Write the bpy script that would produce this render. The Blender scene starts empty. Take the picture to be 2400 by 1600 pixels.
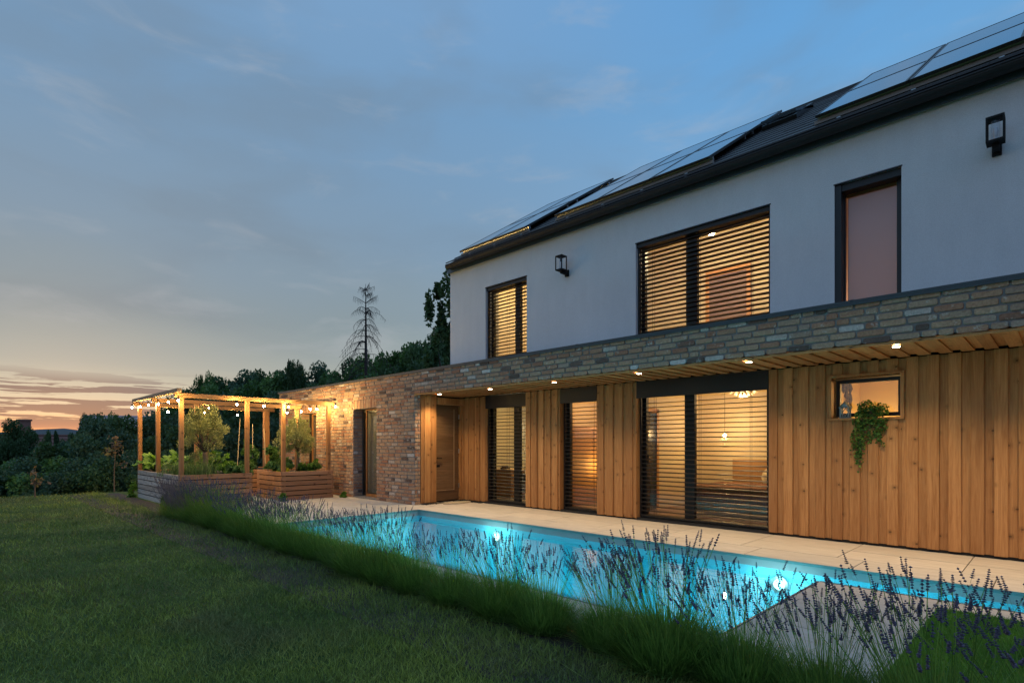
import bpy, math, random
import numpy as np
from math import pi, sin, cos, radians
from mathutils import Vector, Matrix
random.seed(7); RNG = np.random.default_rng(7)
S = bpy.context.scene
COL = S.collection

# ------------------------------------------------------------------ camera
YAW = radians(44.76)
cam_d = bpy.data.cameras.new('camera'); cam = bpy.data.objects.new('camera', cam_d); COL.objects.link(cam)
cam.location = (0, 0, 1.35); cam.rotation_euler = (radians(90), 0, YAW)
cam_d.sensor_width = 36; cam_d.lens = 36 * 1304 / 2400
cam_d.shift_y = 242.5 / 2400
cam_d.clip_start = 0.05; cam_d.clip_end = 5000
S.camera = cam
S.view_settings.view_transform = 'Standard'; S.view_settings.look = 'None'
S.view_settings.exposure = 0.0; S.view_settings.gamma = 1.0
S.render.engine = 'CYCLES'
S.cycles.max_bounces = 10; S.cycles.diffuse_bounces = 5; S.cycles.glossy_bounces = 4
S.cycles.transparent_max_bounces = 24; S.cycles.transmission_bounces = 6
S.cycles.caustics_reflective = False; S.cycles.caustics_refractive = False
S.cycles.sample_clamp_indirect = 4.0; S.cycles.use_light_tree = True
S.cycles.use_denoising = True


def lin(r, g, b):
    return tuple(((c / 255) / 12.92 if c / 255 <= .04045 else ((c / 255 + .055) / 1.055) ** 2.4) for c in (r, g, b)) + (1,)


# ------------------------------------------------------------------ node helper
class NT:
    def __init__(s, tree):
        s.t = tree; s.n = tree.nodes; s.l = tree.links

    def node(s, typ, **kw):
        nd = s.n.new(typ)
        for k, v in kw.items():
            if k.startswith('i_'):
                key = k[2:]
                key = int(key) if key.isdigit() else key.replace('__', ' ')
                s.set(nd.inputs[key], v)
            else:
                setattr(nd, k, v)
        return nd

    def set(s, sock, v):
        if isinstance(v, bpy.types.NodeSocket):
            s.l.new(v, sock)
        elif isinstance(v, bpy.types.Node):
            s.l.new(v.outputs[0], sock)
        else:
            sock.default_value = v

    def math(s, op, a, b=0.0, c=None, clamp=False):
        nd = s.n.new('ShaderNodeMath'); nd.operation = op; nd.use_clamp = clamp
        s.set(nd.inputs[0], a); s.set(nd.inputs[1], b)
        if c is not None: s.set(nd.inputs[2], c)
        return nd.outputs[0]

    def mix(s, f, a, b, blend='MIX'):
        nd = s.n.new('ShaderNodeMix'); nd.data_type = 'RGBA'; nd.blend_type = blend
        s.set(nd.inputs['Factor'], f)
        ins = [i for i in nd.inputs if i.type == 'RGBA']
        s.set(ins[0], a); s.set(ins[1], b)
        return [o for o in nd.outputs if o.type == 'RGBA'][0]

    def ramp(s, f, stops, interp='LINEAR'):
        nd = s.n.new('ShaderNodeValToRGB'); s.set(nd.inputs[0], f)
        cr = nd.color_ramp; cr.interpolation = interp
        while len(cr.elements) < len(stops): cr.elements.new(0.5)
        for e, (p, c) in zip(cr.elements, stops):
            e.position = p; e.color = c if len(c) == 4 else (*c, 1)
        return nd.outputs[0]

    def maprange(s, v, a, b, c=0., d=1., smooth=False):
        nd = s.n.new('ShaderNodeMapRange'); s.set(nd.inputs[0], v)
        if smooth: nd.interpolation_type = 'SMOOTHSTEP'
        for i, x in enumerate((a, b, c, d)): nd.inputs[i + 1].default_value = x
        return nd.outputs[0]

    def noise(s, vec, scale, detail=3., rough=.55, dist=0.):
        nd = s.n.new('ShaderNodeTexNoise')
        if vec is not None: s.set(nd.inputs['Vector'], vec)
        nd.inputs['Scale'].default_value = scale; nd.inputs['Detail'].default_value = detail
        nd.inputs['Roughness'].default_value = rough; nd.inputs['Distortion'].default_value = dist
        return nd.outputs['Fac']

    def mapping(s, vec, scale=(1, 1, 1), loc=(0, 0, 0)):
        nd = s.n.new('ShaderNodeMapping'); s.set(nd.inputs['Vector'], vec)
        nd.inputs['Scale'].default_value = scale; s.set(nd.inputs['Location'], loc)
        return nd.outputs[0]


def M(name):
    m = bpy.data.materials.new(name); m.use_nodes = True
    nt = NT(m.node_tree); b = nt.n['Principled BSDF']
    return m, nt, b


def bump(nt, b, h, strength=.3, dist=.01):
    nd = nt.node('ShaderNodeBump'); nt.set(nd.inputs['Height'], h)
    nd.inputs['Strength'].default_value = strength; nd.inputs['Distance'].default_value = dist
    nt.l.new(nd.outputs[0], b.inputs['Normal'])


# ------------------------------------------------------------------ world (dusk sky)
SUNAZ = Vector((-.994, .111, 0))
W = bpy.data.worlds.new('World'); S.world = W; W.use_nodes = True
nt = NT(W.node_tree); bg = nt.n['Background']
tc = nt.node('ShaderNodeTexCoord').outputs['Generated']
sep = nt.node('ShaderNodeSeparateXYZ', i_0=tc)
X_, Y_, Z_ = sep.outputs
hl = nt.math('SQRT', nt.math('ADD', nt.math('MULTIPLY', X_, X_), nt.math('MULTIPLY', Y_, Y_)))
dot = nt.math('DIVIDE', nt.math('ADD', nt.math('MULTIPLY', X_, SUNAZ.x), nt.math('MULTIPLY', Y_, SUNAZ.y)), nt.math('MAXIMUM', hl, .001))
warp = nt.noise(nt.mapping(tc, (1.5, 1.5, 5)), 1.6, 4, .5)
zz = nt.math('ADD', Z_, nt.math('MULTIPLY', nt.math('SUBTRACT', warp, .5), nt.maprange(Z_, 0, .25, 0, .10)))
rA = nt.ramp(zz, [(0, lin(214, 122, 74)), (.018, lin(246, 160, 92)), (.034, lin(230, 186, 138)), (.055, lin(204, 192, 164)),
                  (.085, lin(178, 180, 164)), (.12, lin(150, 160, 156)), (.20, lin(122, 140, 148)), (.34, lin(114, 142, 166)), (.50, lin(104, 146, 184)), (.66, lin(112, 156, 200)), (1, lin(140, 176, 216))])
rB = nt.ramp(zz, [(0, lin(176, 182, 180)), (.10, lin(160, 176, 186)), (.20, lin(140, 170, 196)), (.35, lin(118, 168, 212)),
                  (.50, lin(94, 160, 214)), (.64, lin(80, 152, 212)), (.8, lin(128, 180, 228)), (1, lin(150, 192, 232))])
rC = nt.ramp(zz, [(0, lin(190, 156, 164)), (.14, lin(146, 156, 190)), (.28, lin(124, 158, 202)), (.6, lin(120, 168, 222)), (1, lin(150, 192, 236))])
fA = nt.maprange(dot, .35, .99, 0, 1, True)
fC = nt.maprange(dot, .05, -.55, 0, 1, True)
sky = nt.mix(fA, rB, rA); sky = nt.mix(fC, sky, rC)
# broad soft cloud veil
cl = nt.noise(nt.mapping(tc, (1.3, 1.3, 4.2), (3.1, 1.7, .4)), 2.2, 5, .5, .3)
veil = nt.maprange(cl, .42, .72, 0, .42, True)
veil = nt.math('MULTIPLY', veil, nt.maprange(Z_, .10, .22, 0, 1, True))
sky = nt.mix(veil, sky, lin(104, 122, 138))
cl2 = nt.noise(nt.mapping(tc, (1.8, 1.8, 6), (7.1, 4.7, 2.4)), 3.1, 6, .55, .4)
sky = nt.mix(nt.math('MULTIPLY', nt.maprange(cl2, .52, .75, 0, .30, True), nt.maprange(Z_, .06, .18, 0, 1, True)), sky, lin(172, 176, 182))
# thin dark streaks low in the west
at = nt.node('ShaderNodeMath', operation='ARCTAN2'); nt.l.new(Y_, at.inputs[0]); nt.l.new(X_, at.inputs[1])
cmb = nt.node('ShaderNodeCombineXYZ'); nt.l.new(nt.math('MULTIPLY', nt.math('ABSOLUTE', at.outputs[0]), 3.2), cmb.inputs[0]); nt.l.new(nt.math('MULTIPLY', Z_, 62.0), cmb.inputs[1])
st = nt.noise(cmb.outputs[0], 1.5, 6, .62, .25)
sm = nt.math('MULTIPLY', nt.maprange(st, .478, .512, 0, 1, True), nt.math('MULTIPLY', nt.maprange(Z_, .115, .08, 0, 1, True), nt.maprange(Z_, .006, .03, 0, 1, True)))
sm = nt.math('MULTIPLY', sm, nt.maprange(dot, .5, .85, 0, 1., True))
sky = nt.mix(sm, sky, nt.ramp(Z_, [(0, lin(170, 104, 84)), (.022, lin(122, 92, 98)), (.036, lin(78, 80, 94)), (.07, lin(66, 78, 96)), (.12, lin(84, 96, 112))]))
sky = nt.mix(nt.maprange(Z_, .004, -.02, 0, 1), sky, lin(46, 50, 48))
sky = nt.mix(.14, sky, lin(142, 148, 156))
nish = nt.node('ShaderNodeTexSky', sky_type='NISHITA'); nish.sun_disc = False
nish.sun_elevation = radians(2); nish.sun_rotation = math.atan2(SUNAZ.x, SUNAZ.y)
sky = nt.mix(.01, sky, nish.outputs[0], 'ADD')
nt.set(bg.inputs[0], sky); bg.inputs[1].default_value = 1.10

# faint afterglow from the set sun
sd = bpy.data.lights.new('sun', 'SUN'); sd.energy = .12; sd.angle = radians(12); sd.color = (1, .62, .42)
so = bpy.data.objects.new('sun', sd); COL.objects.link(so); so.location = (-30, 3, 12)
so.rotation_euler = Vector((-SUNAZ.x, .35, -.13)).to_track_quat('-Z', 'Y').to_euler()


# ------------------------------------------------------------------ mesh helpers
class MB:
    def __init__(s): s.v = []; s.f = []; s.r = []; s.m = []; s.cur = 0

    def poly(s, pts, r=0., mi=None):
        k = len(s.v); s.v += [tuple(p) for p in pts]; s.f.append(tuple(range(k, k + len(pts)))); s.r.append(r); s.m.append(s.cur if mi is None else mi)

    def box(s, x0, x1, y0, y1, z0, z1, r=None, M4=None):
        r = random.random() if r is None else r
        k = len(s.v)
        P = [(x0, y0, z0), (x1, y0, z0), (x1, y1, z0), (x0, y1, z0), (x0, y0, z1), (x1, y0, z1), (x1, y1, z1), (x0, y1, z1)]
        if M4 is not None: P = [tuple(M4 @ Vector(p)) for p in P]
        s.v += P
        for q in ((0, 3, 2, 1), (4, 5, 6, 7), (0, 1, 5, 4), (1, 2, 6, 5), (2, 3, 7, 6), (3, 0, 4, 7)):
            s.f.append(tuple(k + i for i in q)); s.r.append(r); s.m.append(s.cur)

    def tube(s, pts, rad, n=6, r=0., cap=True, tr=None):
        pts = [Vector(p) for p in pts]; k0 = len(s.v)
        rad = rad if isinstance(rad, (list, tuple)) else [rad] * len(pts)
        up = None
        for i, p in enumerate(pts):
            d = (pts[min(i + 1, len(pts) - 1)] - pts[max(i - 1, 0)]).normalized()
            if up is None:
                up = d.orthogonal().normalized()
            up = (up - d * up.dot(d)).normalized() if (up - d * up.dot(d)).length > 1e-5 else d.orthogonal().normalized()
            sd_ = d.cross(up)
            for j in range(n):
                a = 2 * pi * j / n
                s.v.append(tuple(p + (up * cos(a) + sd_ * sin(a)) * rad[i]))
        for i in range(len(pts) - 1):
            for j in range(n):
                a = k0 + i * n + j; b = k0 + i * n + (j + 1) % n
                s.f.append((a, b, b + n, a + n)); s.r.append(r); s.m.append(s.cur)
        if cap:
            s.f.append(tuple(k0 + j for j in reversed(range(n)))); s.r.append(r); s.m.append(s.cur)
            e = k0 + (len(pts) - 1) * n
            s.f.append(tuple(e + j for j in range(n))); s.r.append(r); s.m.append(s.cur)

    def lathe(s, prof, c=(0, 0, 0), n=16, r=0., axis='z'):
        k = len(s.v)
        for (rad, h) in prof:
            for j in range(n):
                a = 2 * pi * j / n
                if axis == 'z': s.v.append((c[0] + rad * cos(a), c[1] + rad * sin(a), c[2] + h))
                else: s.v.append((c[0] + rad * cos(a), c[1] + h, c[2] + rad * sin(a)))
        for i in range(len(prof) - 1):
            for j in range(n):
                a = k + i * n + j; b = k + i * n + (j + 1) % n
                q = (a, b, b + n, a + n) if axis == 'z' else (a, a + n, b + n, b)
                s.f.append(q); s.r.append(r); s.m.append(s.cur)

    def build(s, name, mats, parent=None, smooth=False, loc=(0, 0, 0), bev=0.):
        me = bpy.data.meshes.new(name)
        ox, oy, oz = loc
        me.from_pydata([(a - ox, b - oy, c - oz) for a, b, c in s.v] if loc != (0, 0, 0) else s.v, [], s.f)
        mats = mats if isinstance(mats, (list, tuple)) else [mats]
        for m in mats: me.materials.append(m)
        at_ = me.attributes.new('rnd', 'FLOAT', 'FACE'); at_.data.foreach_set('value', s.r)
        me.polygons.foreach_set('material_index', s.m)
        if smooth: me.polygons.foreach_set('use_smooth', [True] * len(s.f))
        me.update()
        o = bpy.data.objects.new(name, me); COL.objects.link(o); o.location = loc
        if parent is not None:
            o.parent = parent
            o.location = Vector(loc) - Vector(parent.location)
        if bev:
            md = o.modifiers.new('Bevel', 'BEVEL'); md.width = bev; md.segments = 1; md.limit_method = 'ANGLE'
        return o


def npmesh(name, V, F, mat, rnd=None, parent=None, loc=(0, 0, 0), smooth=False):
    """V (n,3), F (m,k) uniform; rnd per-face."""
    me = bpy.data.meshes.new(name)
    n, m, k = len(V), len(F), F.shape[1]
    me.vertices.add(n); me.vertices.foreach_set('co', np.ascontiguousarray(V, dtype=np.float32).ravel())
    me.loops.add(m * k); me.loops.foreach_set('vertex_index', np.ascontiguousarray(F, dtype=np.int32).ravel())
    me.polygons.add(m); me.polygons.foreach_set('loop_start', np.arange(0, m * k, k, dtype=np.int32))
    me.polygons.foreach_set('loop_total', np.full(m, k, dtype=np.int32))
    if smooth: me.polygons.foreach_set('use_smooth', np.ones(m, dtype=bool))
    me.materials.append(mat)
    me.update(calc_edges=True); me.validate()
    if rnd is not None:
        a = me.attributes.new('rnd', 'FLOAT', 'FACE'); a.data.foreach_set('value', np.ascontiguousarray(rnd, dtype=np.float32))
    o = bpy.data.objects.new(name, me); COL.objects.link(o)
    o.location = Vector(loc)
    if parent is not None:
        o.parent = parent
    return o


def tag(o, label=None, cat=None, group=None, kind=None):
    if label: o['label'] = label
    if cat: o['category'] = cat
    if group: o['group'] = group
    if kind: o['kind'] = kind
    return o


def empty(name, loc, label, cat, group=None, rz=0.):
    o = bpy.data.objects.new(name, None); COL.objects.link(o); o.location = loc; o.rotation_euler = (0, 0, rz)
    o.empty_display_size = .1
    return tag(o, label, cat, group)


def copy_tree(o, parent=None):
    c = o.copy(); COL.objects.link(c)
    if parent is not None: c.parent = parent
    for ch in list(o.children): copy_tree(ch, c)
    return c


# ------------------------------------------------------------------ materials
def simple(name, col, rough=.5, metal=0., noise=0., nscale=20., bmp=0., spec=.5):
    m, nt, b = M(name)
    if noise:
        t = nt.node('ShaderNodeTexCoord').outputs['Object']
        f = nt.noise(t, nscale, 4)
        c = nt.mix(f, tuple(x * (1 - noise) for x in col[:3]) + (1,), tuple(min(1, x * (1 + noise)) for x in col[:3]) + (1,))
        nt.set(b.inputs['Base Color'], c)
        if bmp: bump(nt, b, f, bmp, .01)
    else: b.inputs['Base Color'].default_value = (*col[:3], 1)
    b.inputs['Roughness'].default_value = rough; b.inputs['Metallic'].default_value = metal
    b.inputs['Specular IOR Level'].default_value = spec
    return m


def wood(name, c_lo, c_hi, axis='z', knots=True, rough=.6, grain=1., c_knot=None, flat=False):
    """Pine boards: grain along axis, per-board offset from 'rnd', dark knots."""
    m, nt, b = M(name)
    t = nt.node('ShaderNodeTexCoord').outputs['Object']
    a = nt.node('ShaderNodeAttribute', attribute_name='rnd').outputs['Fac']
    off = nt.node('ShaderNodeCombineXYZ'); k = nt.math('MULTIPLY', a, 57.)
    for i in range(3): nt.l.new(k, off.inputs[i])
    ad = nt.node('ShaderNodeVectorMath', operation='ADD'); nt.l.new(t, ad.inputs[0]); nt.l.new(off.outputs[0], ad.inputs[1])
    p = ad.outputs[0]
    sc = {'z': (26, 26, 1.3), 'x': (1.3, 26, 26), 'y': (26, 1.3, 26)}[axis]
    kn = {'z': (9, 9, 2.4), 'x': (2.4, 9, 9), 'y': (9, 2.4, 9)}[axis]
    sp = nt.node('ShaderNodeSeparateXYZ', i_0=p)
    kc = nt.node('ShaderNodeCombineXYZ')
    wob = nt.math('MULTIPLY', nt.noise(p, 30, 2), .012)
    uu = sp.outputs[0] if flat else nt.math('ADD', sp.outputs[0], sp.outputs[1])
    nt.l.new(nt.math('MULTIPLY', nt.math('ADD', uu, wob), 2.9 if axis != 'x' else 2.6), kc.inputs[0])
    nt.l.new(nt.math('MULTIPLY', nt.math('ADD', sp.outputs[1] if flat else sp.outputs[2], wob), 3.7), kc.inputs[1])
    vor = nt.node('ShaderNodeTexVoronoi', voronoi_dimensions='2D', i_Vector=kc.outputs[0], i_Scale=1.0); d = vor.outputs['Distance']
    g1 = nt.noise(nt.mapping(p, sc), 1.0, 5, .6, 1.2)
    g2 = nt.noise(nt.mapping(p, tuple(x * 4 for x in sc)), 1.0, 3, .6)
    g = nt.math('ADD', nt.math('MULTIPLY', g1, .65), nt.math('MULTIPLY', g2, .35))
    col = nt.mix(nt.maprange(g, .36, .64), c_lo, c_hi)
    tint = nt.ramp(nt.math('FRACT', nt.math('MULTIPLY', a, 13.7)), [(0, (.78, .74, .72)), (.5, (.97, .97, .97)), (1, (1.12, 1.14, 1.18))])
    col = nt.mix(1., col, tint, 'MULTIPLY')
    if knots:
        ck = c_knot or tuple(x * .30 for x in c_lo[:3]) + (1,)
        ring = nt.maprange(d, .062, .028, 0, .92, True)
        pick = nt.math('GREATER_THAN', nt.node('ShaderNodeSeparateColor', i_0=vor.outputs['Color']).outputs[0], .30)
        core = nt.math('MULTIPLY', ring, pick)
        halo = nt.math('MULTIPLY', nt.math('MULTIPLY', nt.maprange(d, .20, .05, 0, .55, True), pick), nt.maprange(g2, .4, .6))
        col = nt.mix(nt.math('MAXIMUM', core, halo), col, ck)
    nt.set(b.inputs['Base Color'], col)
    b.inputs['Roughness'].default_value = rough; b.inputs['Specular IOR Level'].default_value = .3
    bump(nt, b, g, .25 * grain, .004)
    return m


m_clad = wood('larch_cladding', (.33, .142, .044, 1), (.51, .255, .094, 1))
m_soffit = wood('larch_soffit', (.30, .13, .040, 1), (.45, .215, .075, 1), 'y', flat=True)
m_post = wood('pergola_timber', (.26, .115, .040, 1), (.39, .195, .078, 1))
m_beamx = wood('pergola_beam_x', (.20, .13, .08, 1), (.32, .22, .14, 1), 'x')
m_beamy = wood('pergola_beam_y', (.22, .11, .045, 1), (.33, .18, .08, 1), 'y')
m_planty = wood('planter_board_y', (.31, .145, .07, 1), (.46, .245, .125, 1), 'y')
m_plantx = wood('planter_board_weathered', (.28, .235, .19, 1), (.56, .50, .43, 1), 'x', rough=.8)
m_door = wood('oak_door', (.125, .068, .030, 1), (.19, .11, .055, 1), 'y', knots=False)
m_oak = wood('oak_furniture', (.38, .20, .08, 1), (.55, .32, .14, 1), 'x', knots=False)
m_dark = simple('anthracite', (.008, .009, .011), .5, noise=.2, nscale=6)
m_frame = simple('window_frame_metal', (.010, .010, .010), .45)
m_slat = simple('blind_slat', (.030, .024, .020), .42, .1)
m_gutter = simple('gutter_metal', (.009, .010, .012), .6, 0., noise=.25, nscale=4)
m_zinc = simple('zinc_flashing', (.05, .085, .115), .5, .2, noise=.1, nscale=5)
m_cap = simple('parapet_cap', (.045, .055, .062), .5, .3)
m_black = simple('gap_black', (.008, .008, .008), .9)
m_cream = simple('interior_plaster', (.72, .62, .42), .8, noise=.04, nscale=3)
m_ochre = simple('interior_ochre', (.60, .43, .20), .8, noise=.06, nscale=3)
m_iron = simple('black_iron', (.008, .008, .009), .7, spec=.25); m_cable = simple('black_rubber', (.008, .008, .008), .9, spec=.1)
m_floor = wood('interior_floor', (.30, .17, .08, 1), (.42, .26, .13, 1), 'x', knots=False, rough=.35)
m_trimoak = simple('honey_door_frame', (.62, .30, .07), .4)
m_steel = simple('brushed_steel', (.5, .5, .5), .3, .9)


def plaster():
    m, nt, b = M('white_render')
    t = nt.node('ShaderNodeTexCoord').outputs['Object']
    big = nt.noise(t, .8, 3)
    fine = nt.noise(t, 170, 3, .7)
    med = nt.noise(nt.mapping(t, (1, 1, .25)), 6, 4)
    c = nt.mix(nt.maprange(nt.math('ADD', nt.math('MULTIPLY', big, .6), nt.math('MULTIPLY', med, .4)), .35, .65), (.62, .66, .69, 1), (.69, .73, .76, 1))
    c = nt.mix(nt.maprange(fine, .3, .7, 0, 1), nt.mix(1., c, (.82, .82, .82, 1), 'MULTIPLY'), nt.mix(1., c, (1.1, 1.1, 1.1, 1), 'MULTIPLY'))
    nt.set(b.inputs['Base Color'], c); b.inputs['Roughness'].default_value = .9; b.inputs['Specular IOR Level'].default_value = .15
    bump(nt, b, fine, .7, .006)
    return m


m_render = plaster()


def brickmat():
    m, nt, b = M('reclaimed_brick')
    t = nt.node('ShaderNodeTexCoord').outputs['Object']
    a = nt.node('ShaderNodeAttribute', attribute_name='rnd').outputs['Fac']
    base = nt.ramp(a, [(0, (0.114, 0.083, 0.069)), (.05, (0.156, 0.102, 0.084)), (.08, (0.332, 0.160, 0.102)), (.22, (0.384, 0.204, 0.131)), (.40, (0.415, 0.253, 0.162)),
                       (.58, (0.436, 0.292, 0.195)), (.74, (0.395, 0.272, 0.191)), (.86, (0.342, 0.229, 0.167)), (.94, (0.436, 0.341, 0.279)), (.975, (0.488, 0.418, 0.372)), (1, (0.592, 0.535, 0.503))])
    n1 = nt.noise(t, 42, 5, .65); n2 = nt.noise(t, 9, 4, .6); n3 = nt.noise(t, 130, 3, .7)
    c = nt.mix(nt.maprange(n1, .35, .7), nt.mix(1., base, (.70, .68, .66, 1), 'MULTIPLY'), nt.mix(1., base, (1.15, 1.12, 1.08, 1), 'MULTIPLY'))
    wf = nt.math('MULTIPLY', nt.maprange(n2, .56, .66, 0, 1, True), nt.maprange(n1, .42, .58, 0, .75))
    c = nt.mix(wf, c, (.50, .47, .42, 1))
    nt.set(b.inputs['Base Color'], c); b.inputs['Roughness'].default_value = .9; b.inputs['Specular IOR Level'].default_value = .2
    bump(nt, b, nt.math('ADD', n1, nt.math('MULTIPLY', n3, .5)), .8, .008)
    return m


m_brick = brickmat()
m_mortar = simple('mortar', (.20, .19, .18), .95, noise=.35, nscale=60, bmp=.6)


def glassmat(name, tint=(.93, .95, .95), rough=0.):
    m, nt, b = M(name)
    out = nt.n['Material Output']
    tr = nt.node('ShaderNodeBsdfTransparent', i_0=(*tint, 1)); gl = nt.node('ShaderNodeBsdfGlossy', i_1=rough); gl.inputs[0].default_value = (1, 1, 1, 1)
    bf = nt.node('ShaderNodeNewGeometry').outputs['Backfacing']
    fr = nt.node('ShaderNodeFresnel', i_0=nt.maprange(bf, 0, 1, 1.55, 1 / 1.55))
    mx = nt.node('ShaderNodeMixShader', i_0=nt.math('MULTIPLY', fr.outputs[0], 1.05, clamp=True)); nt.l.new(tr.outputs[0], mx.inputs[1]); nt.l.new(gl.outputs[0], mx.inputs[2])
    nt.l.new(mx.outputs[0], out.inputs[0])
    return m


m_glass = glassmat('window_glass')
m_lampglass = glassmat('lamp_glass', (.9, .93, .96))


def watermat():
    m, nt, b = M('pool_water')
    out = nt.n['Material Output']
    t = nt.node('ShaderNodeTexCoord').outputs['Object']
    nd = nt.node('ShaderNodeBump'); nt.set(nd.inputs['Height'], nt.noise(t, 2.5, 2)); nd.inputs['Strength'].default_value = .006; nd.inputs['Distance'].default_value = .01
    tr = nt.node('ShaderNodeBsdfTransparent', i_0=(.30, .84, .87, 1)); gl = nt.node('ShaderNodeBsdfGlossy', i_1=.0)
    gl.inputs[0].default_value = (1, 1, 1, 1); nt.l.new(nd.outputs[0], gl.inputs['Normal'])
    bf = nt.node('ShaderNodeNewGeometry').outputs['Backfacing']
    fr = nt.node('ShaderNodeFresnel', i_0=nt.maprange(bf, 0, 1, 1.36, 1 / 1.36))
    mx = nt.node('ShaderNodeMixShader', i_0=nt.math('MULTIPLY', fr.outputs[0], 1.05, clamp=True)); nt.l.new(tr.outputs[0], mx.inputs[1]); nt.l.new(gl.outputs[0], mx.inputs[2])
    nt.l.new(mx.outputs[0], out.inputs[0])
    return m


m_water = watermat()
m_liner = simple('pool_liner', (.20, .60, .72), .6, noise=.05, nscale=1.5)
m_poolband = simple('pool_band', (.33, .25, .25), .5, noise=.12, nscale=5)


def emis(name, col, s):
    m, nt, b = M(name)
    b.inputs['Base Color'].default_value = (*col, 1); b.inputs['Emission Color'].default_value = (*col, 1); b.inputs['Emission Strength'].default_value = s
    return m


WARM = (1., .66, .30)
m_bulb = emis('bulb_glow', (1, .64, .22), 2300.)
m_disc = emis('downlight_glow', (1, .84, .62), 45.)
m_poolamp = emis('pool_lamp_glow', (.75, .97, 1), 9.)
m_spotglow = emis('ceiling_spot_glow', (1, .75, .42), 220.)


def solar():
    m, nt, b = M('solar_cell')
    t = nt.node('ShaderNodeTexCoord').outputs['Object']
    s_ = nt.node('ShaderNodeSeparateXYZ', i_0=t)
    def lines(v, per, w):
        return nt.math('LESS_THAN', nt.math('FRACT', nt.math('DIVIDE', nt.math('ADD', v, 10 * per), per)), w)
    l = nt.math('MAXIMUM', lines(s_.outputs[0], .18, .012), lines(s_.outputs[1], .18, .012))
    nt.set(b.inputs['Base Color'], nt.mix(l, (.012, .018, .035, 1), (.06, .08, .11, 1)))
    b.inputs['Roughness'].default_value = .07; b.inputs['IOR'].default_value = 1.6; b.inputs['Specular IOR Level'].default_value = .8
    return m


m_solar = solar()


def leafmat(name, c1, c2, c3=None, trans=.25, rough=.55):
    m, nt, b = M(name)
    a = nt.node('ShaderNodeAttribute', attribute_name='rnd').outputs['Fac']
    st_ = [(0, c1), (.6, c2)] + ([(1, c3)] if c3 else [(1, c2)])
    col = nt.ramp(a, st_)
    nt.set(b.inputs['Base Color'], col); b.inputs['Roughness'].default_value = rough; b.inputs['Specular IOR Level'].default_value = .25
    out = nt.n['Material Output']
    tl = nt.node('ShaderNodeBsdfTranslucent'); nt.l.new(nt.mix(1., col, (1.2, 1.25, .7, 1), 'MULTIPLY'), tl.inputs[0])
    mx = nt.node('ShaderNodeMixShader', i_0=trans); nt.l.new(b.outputs[0], mx.inputs[1]); nt.l.new(tl.outputs[0], mx.inputs[2]); nt.l.new(mx.outputs[0], out.inputs[0])
    return m


m_leafA = leafmat('leaf_dark', (.030, .062, .028), (.055, .115, .045), (.075, .145, .055))
m_leafB = leafmat('leaf_mid', (.045, .10, .03), (.08, .175, .05), (.11, .22, .065))
m_leafC = leafmat('leaf_bluegreen', (.032, .072, .048), (.06, .125, .075), (.09, .17, .10))
m_olive = leafmat('leaf_olive', (.14, .16, .07), (.26, .28, .13), (.40, .42, .23), .3)
m_veg = leafmat('leaf_vegetable', (.05, .12, .02), (.11, .24, .035), (.20, .34, .06), .35)
m_herb = leafmat('leaf_herb', (.04, .09, .03), (.08, .18, .05), (.14, .26, .07), .3)
m_yellow = leafmat('leaf_yellow_flower', (.35, .36, .03), (.55, .52, .05), (.65, .6, .1), .3)
m_ivy = leafmat('leaf_ivy', (.035, .09, .025), (.09, .20, .04), (.22, .36, .07), .35)
m_grassb = leafmat('ornamental_grass_blade', (.05, .10, .035), (.10, .18, .06), (.18, .26, .10), .25)
m_lavleaf = leafmat('lavender_green', (.082, .168, .042), (.145, .262, .062), (.22, .36, .10), .5)
m_lavflow = leafmat('lavender_flower', (.055, .05, .075), (.09, .083, .135), (.14, .13, .21), .1)
m_lavdry = leafmat('lavender_faded', (.12, .10, .11), (.17, .14, .16), (.22, .19, .20), .1)
m_bark = simple('bark', (.10, .075, .055), .9, noise=.4, nscale=25, bmp=.8)
m_barkd = simple('dead_bark', (.03, .027, .028), .9, noise=.3, nscale=25)
m_autumn = leafmat('leaf_russet', (.12, .08, .05), (.20, .13, .08), (.16, .18, .07), .3)


def lawnmat():
    m, nt, b = M('lawn_soil')
    t = nt.node('ShaderNodeTexCoord').outputs['Object']
    n1 = nt.noise(t, 1.1, 4); n2 = nt.noise(t, 30, 4, .7); n3 = nt.noise(t, .35, 3)
    c = nt.mix(nt.maprange(n1, .4, .62), (.05, .095, .03, 1), (.10, .14, .045, 1))
    c = nt.mix(nt.maprange(n3, .52, .68, 0, .6), c, (.10, .095, .04, 1))
    c = nt.mix(nt.maprange(n2, .3, .7), nt.mix(1., c, (.5, .5, .5, 1), 'MULTIPLY'), nt.mix(1., c, (1.3, 1.3, 1.2, 1), 'MULTIPLY'))
    nt.set(b.inputs['Base Color'], c); b.inputs['Roughness'].default_value = .95; b.inputs['Specular IOR Level'].default_value = .1
    bump(nt, b, n2, 1., .03)
    return m


m_lawn = lawnmat()


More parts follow.
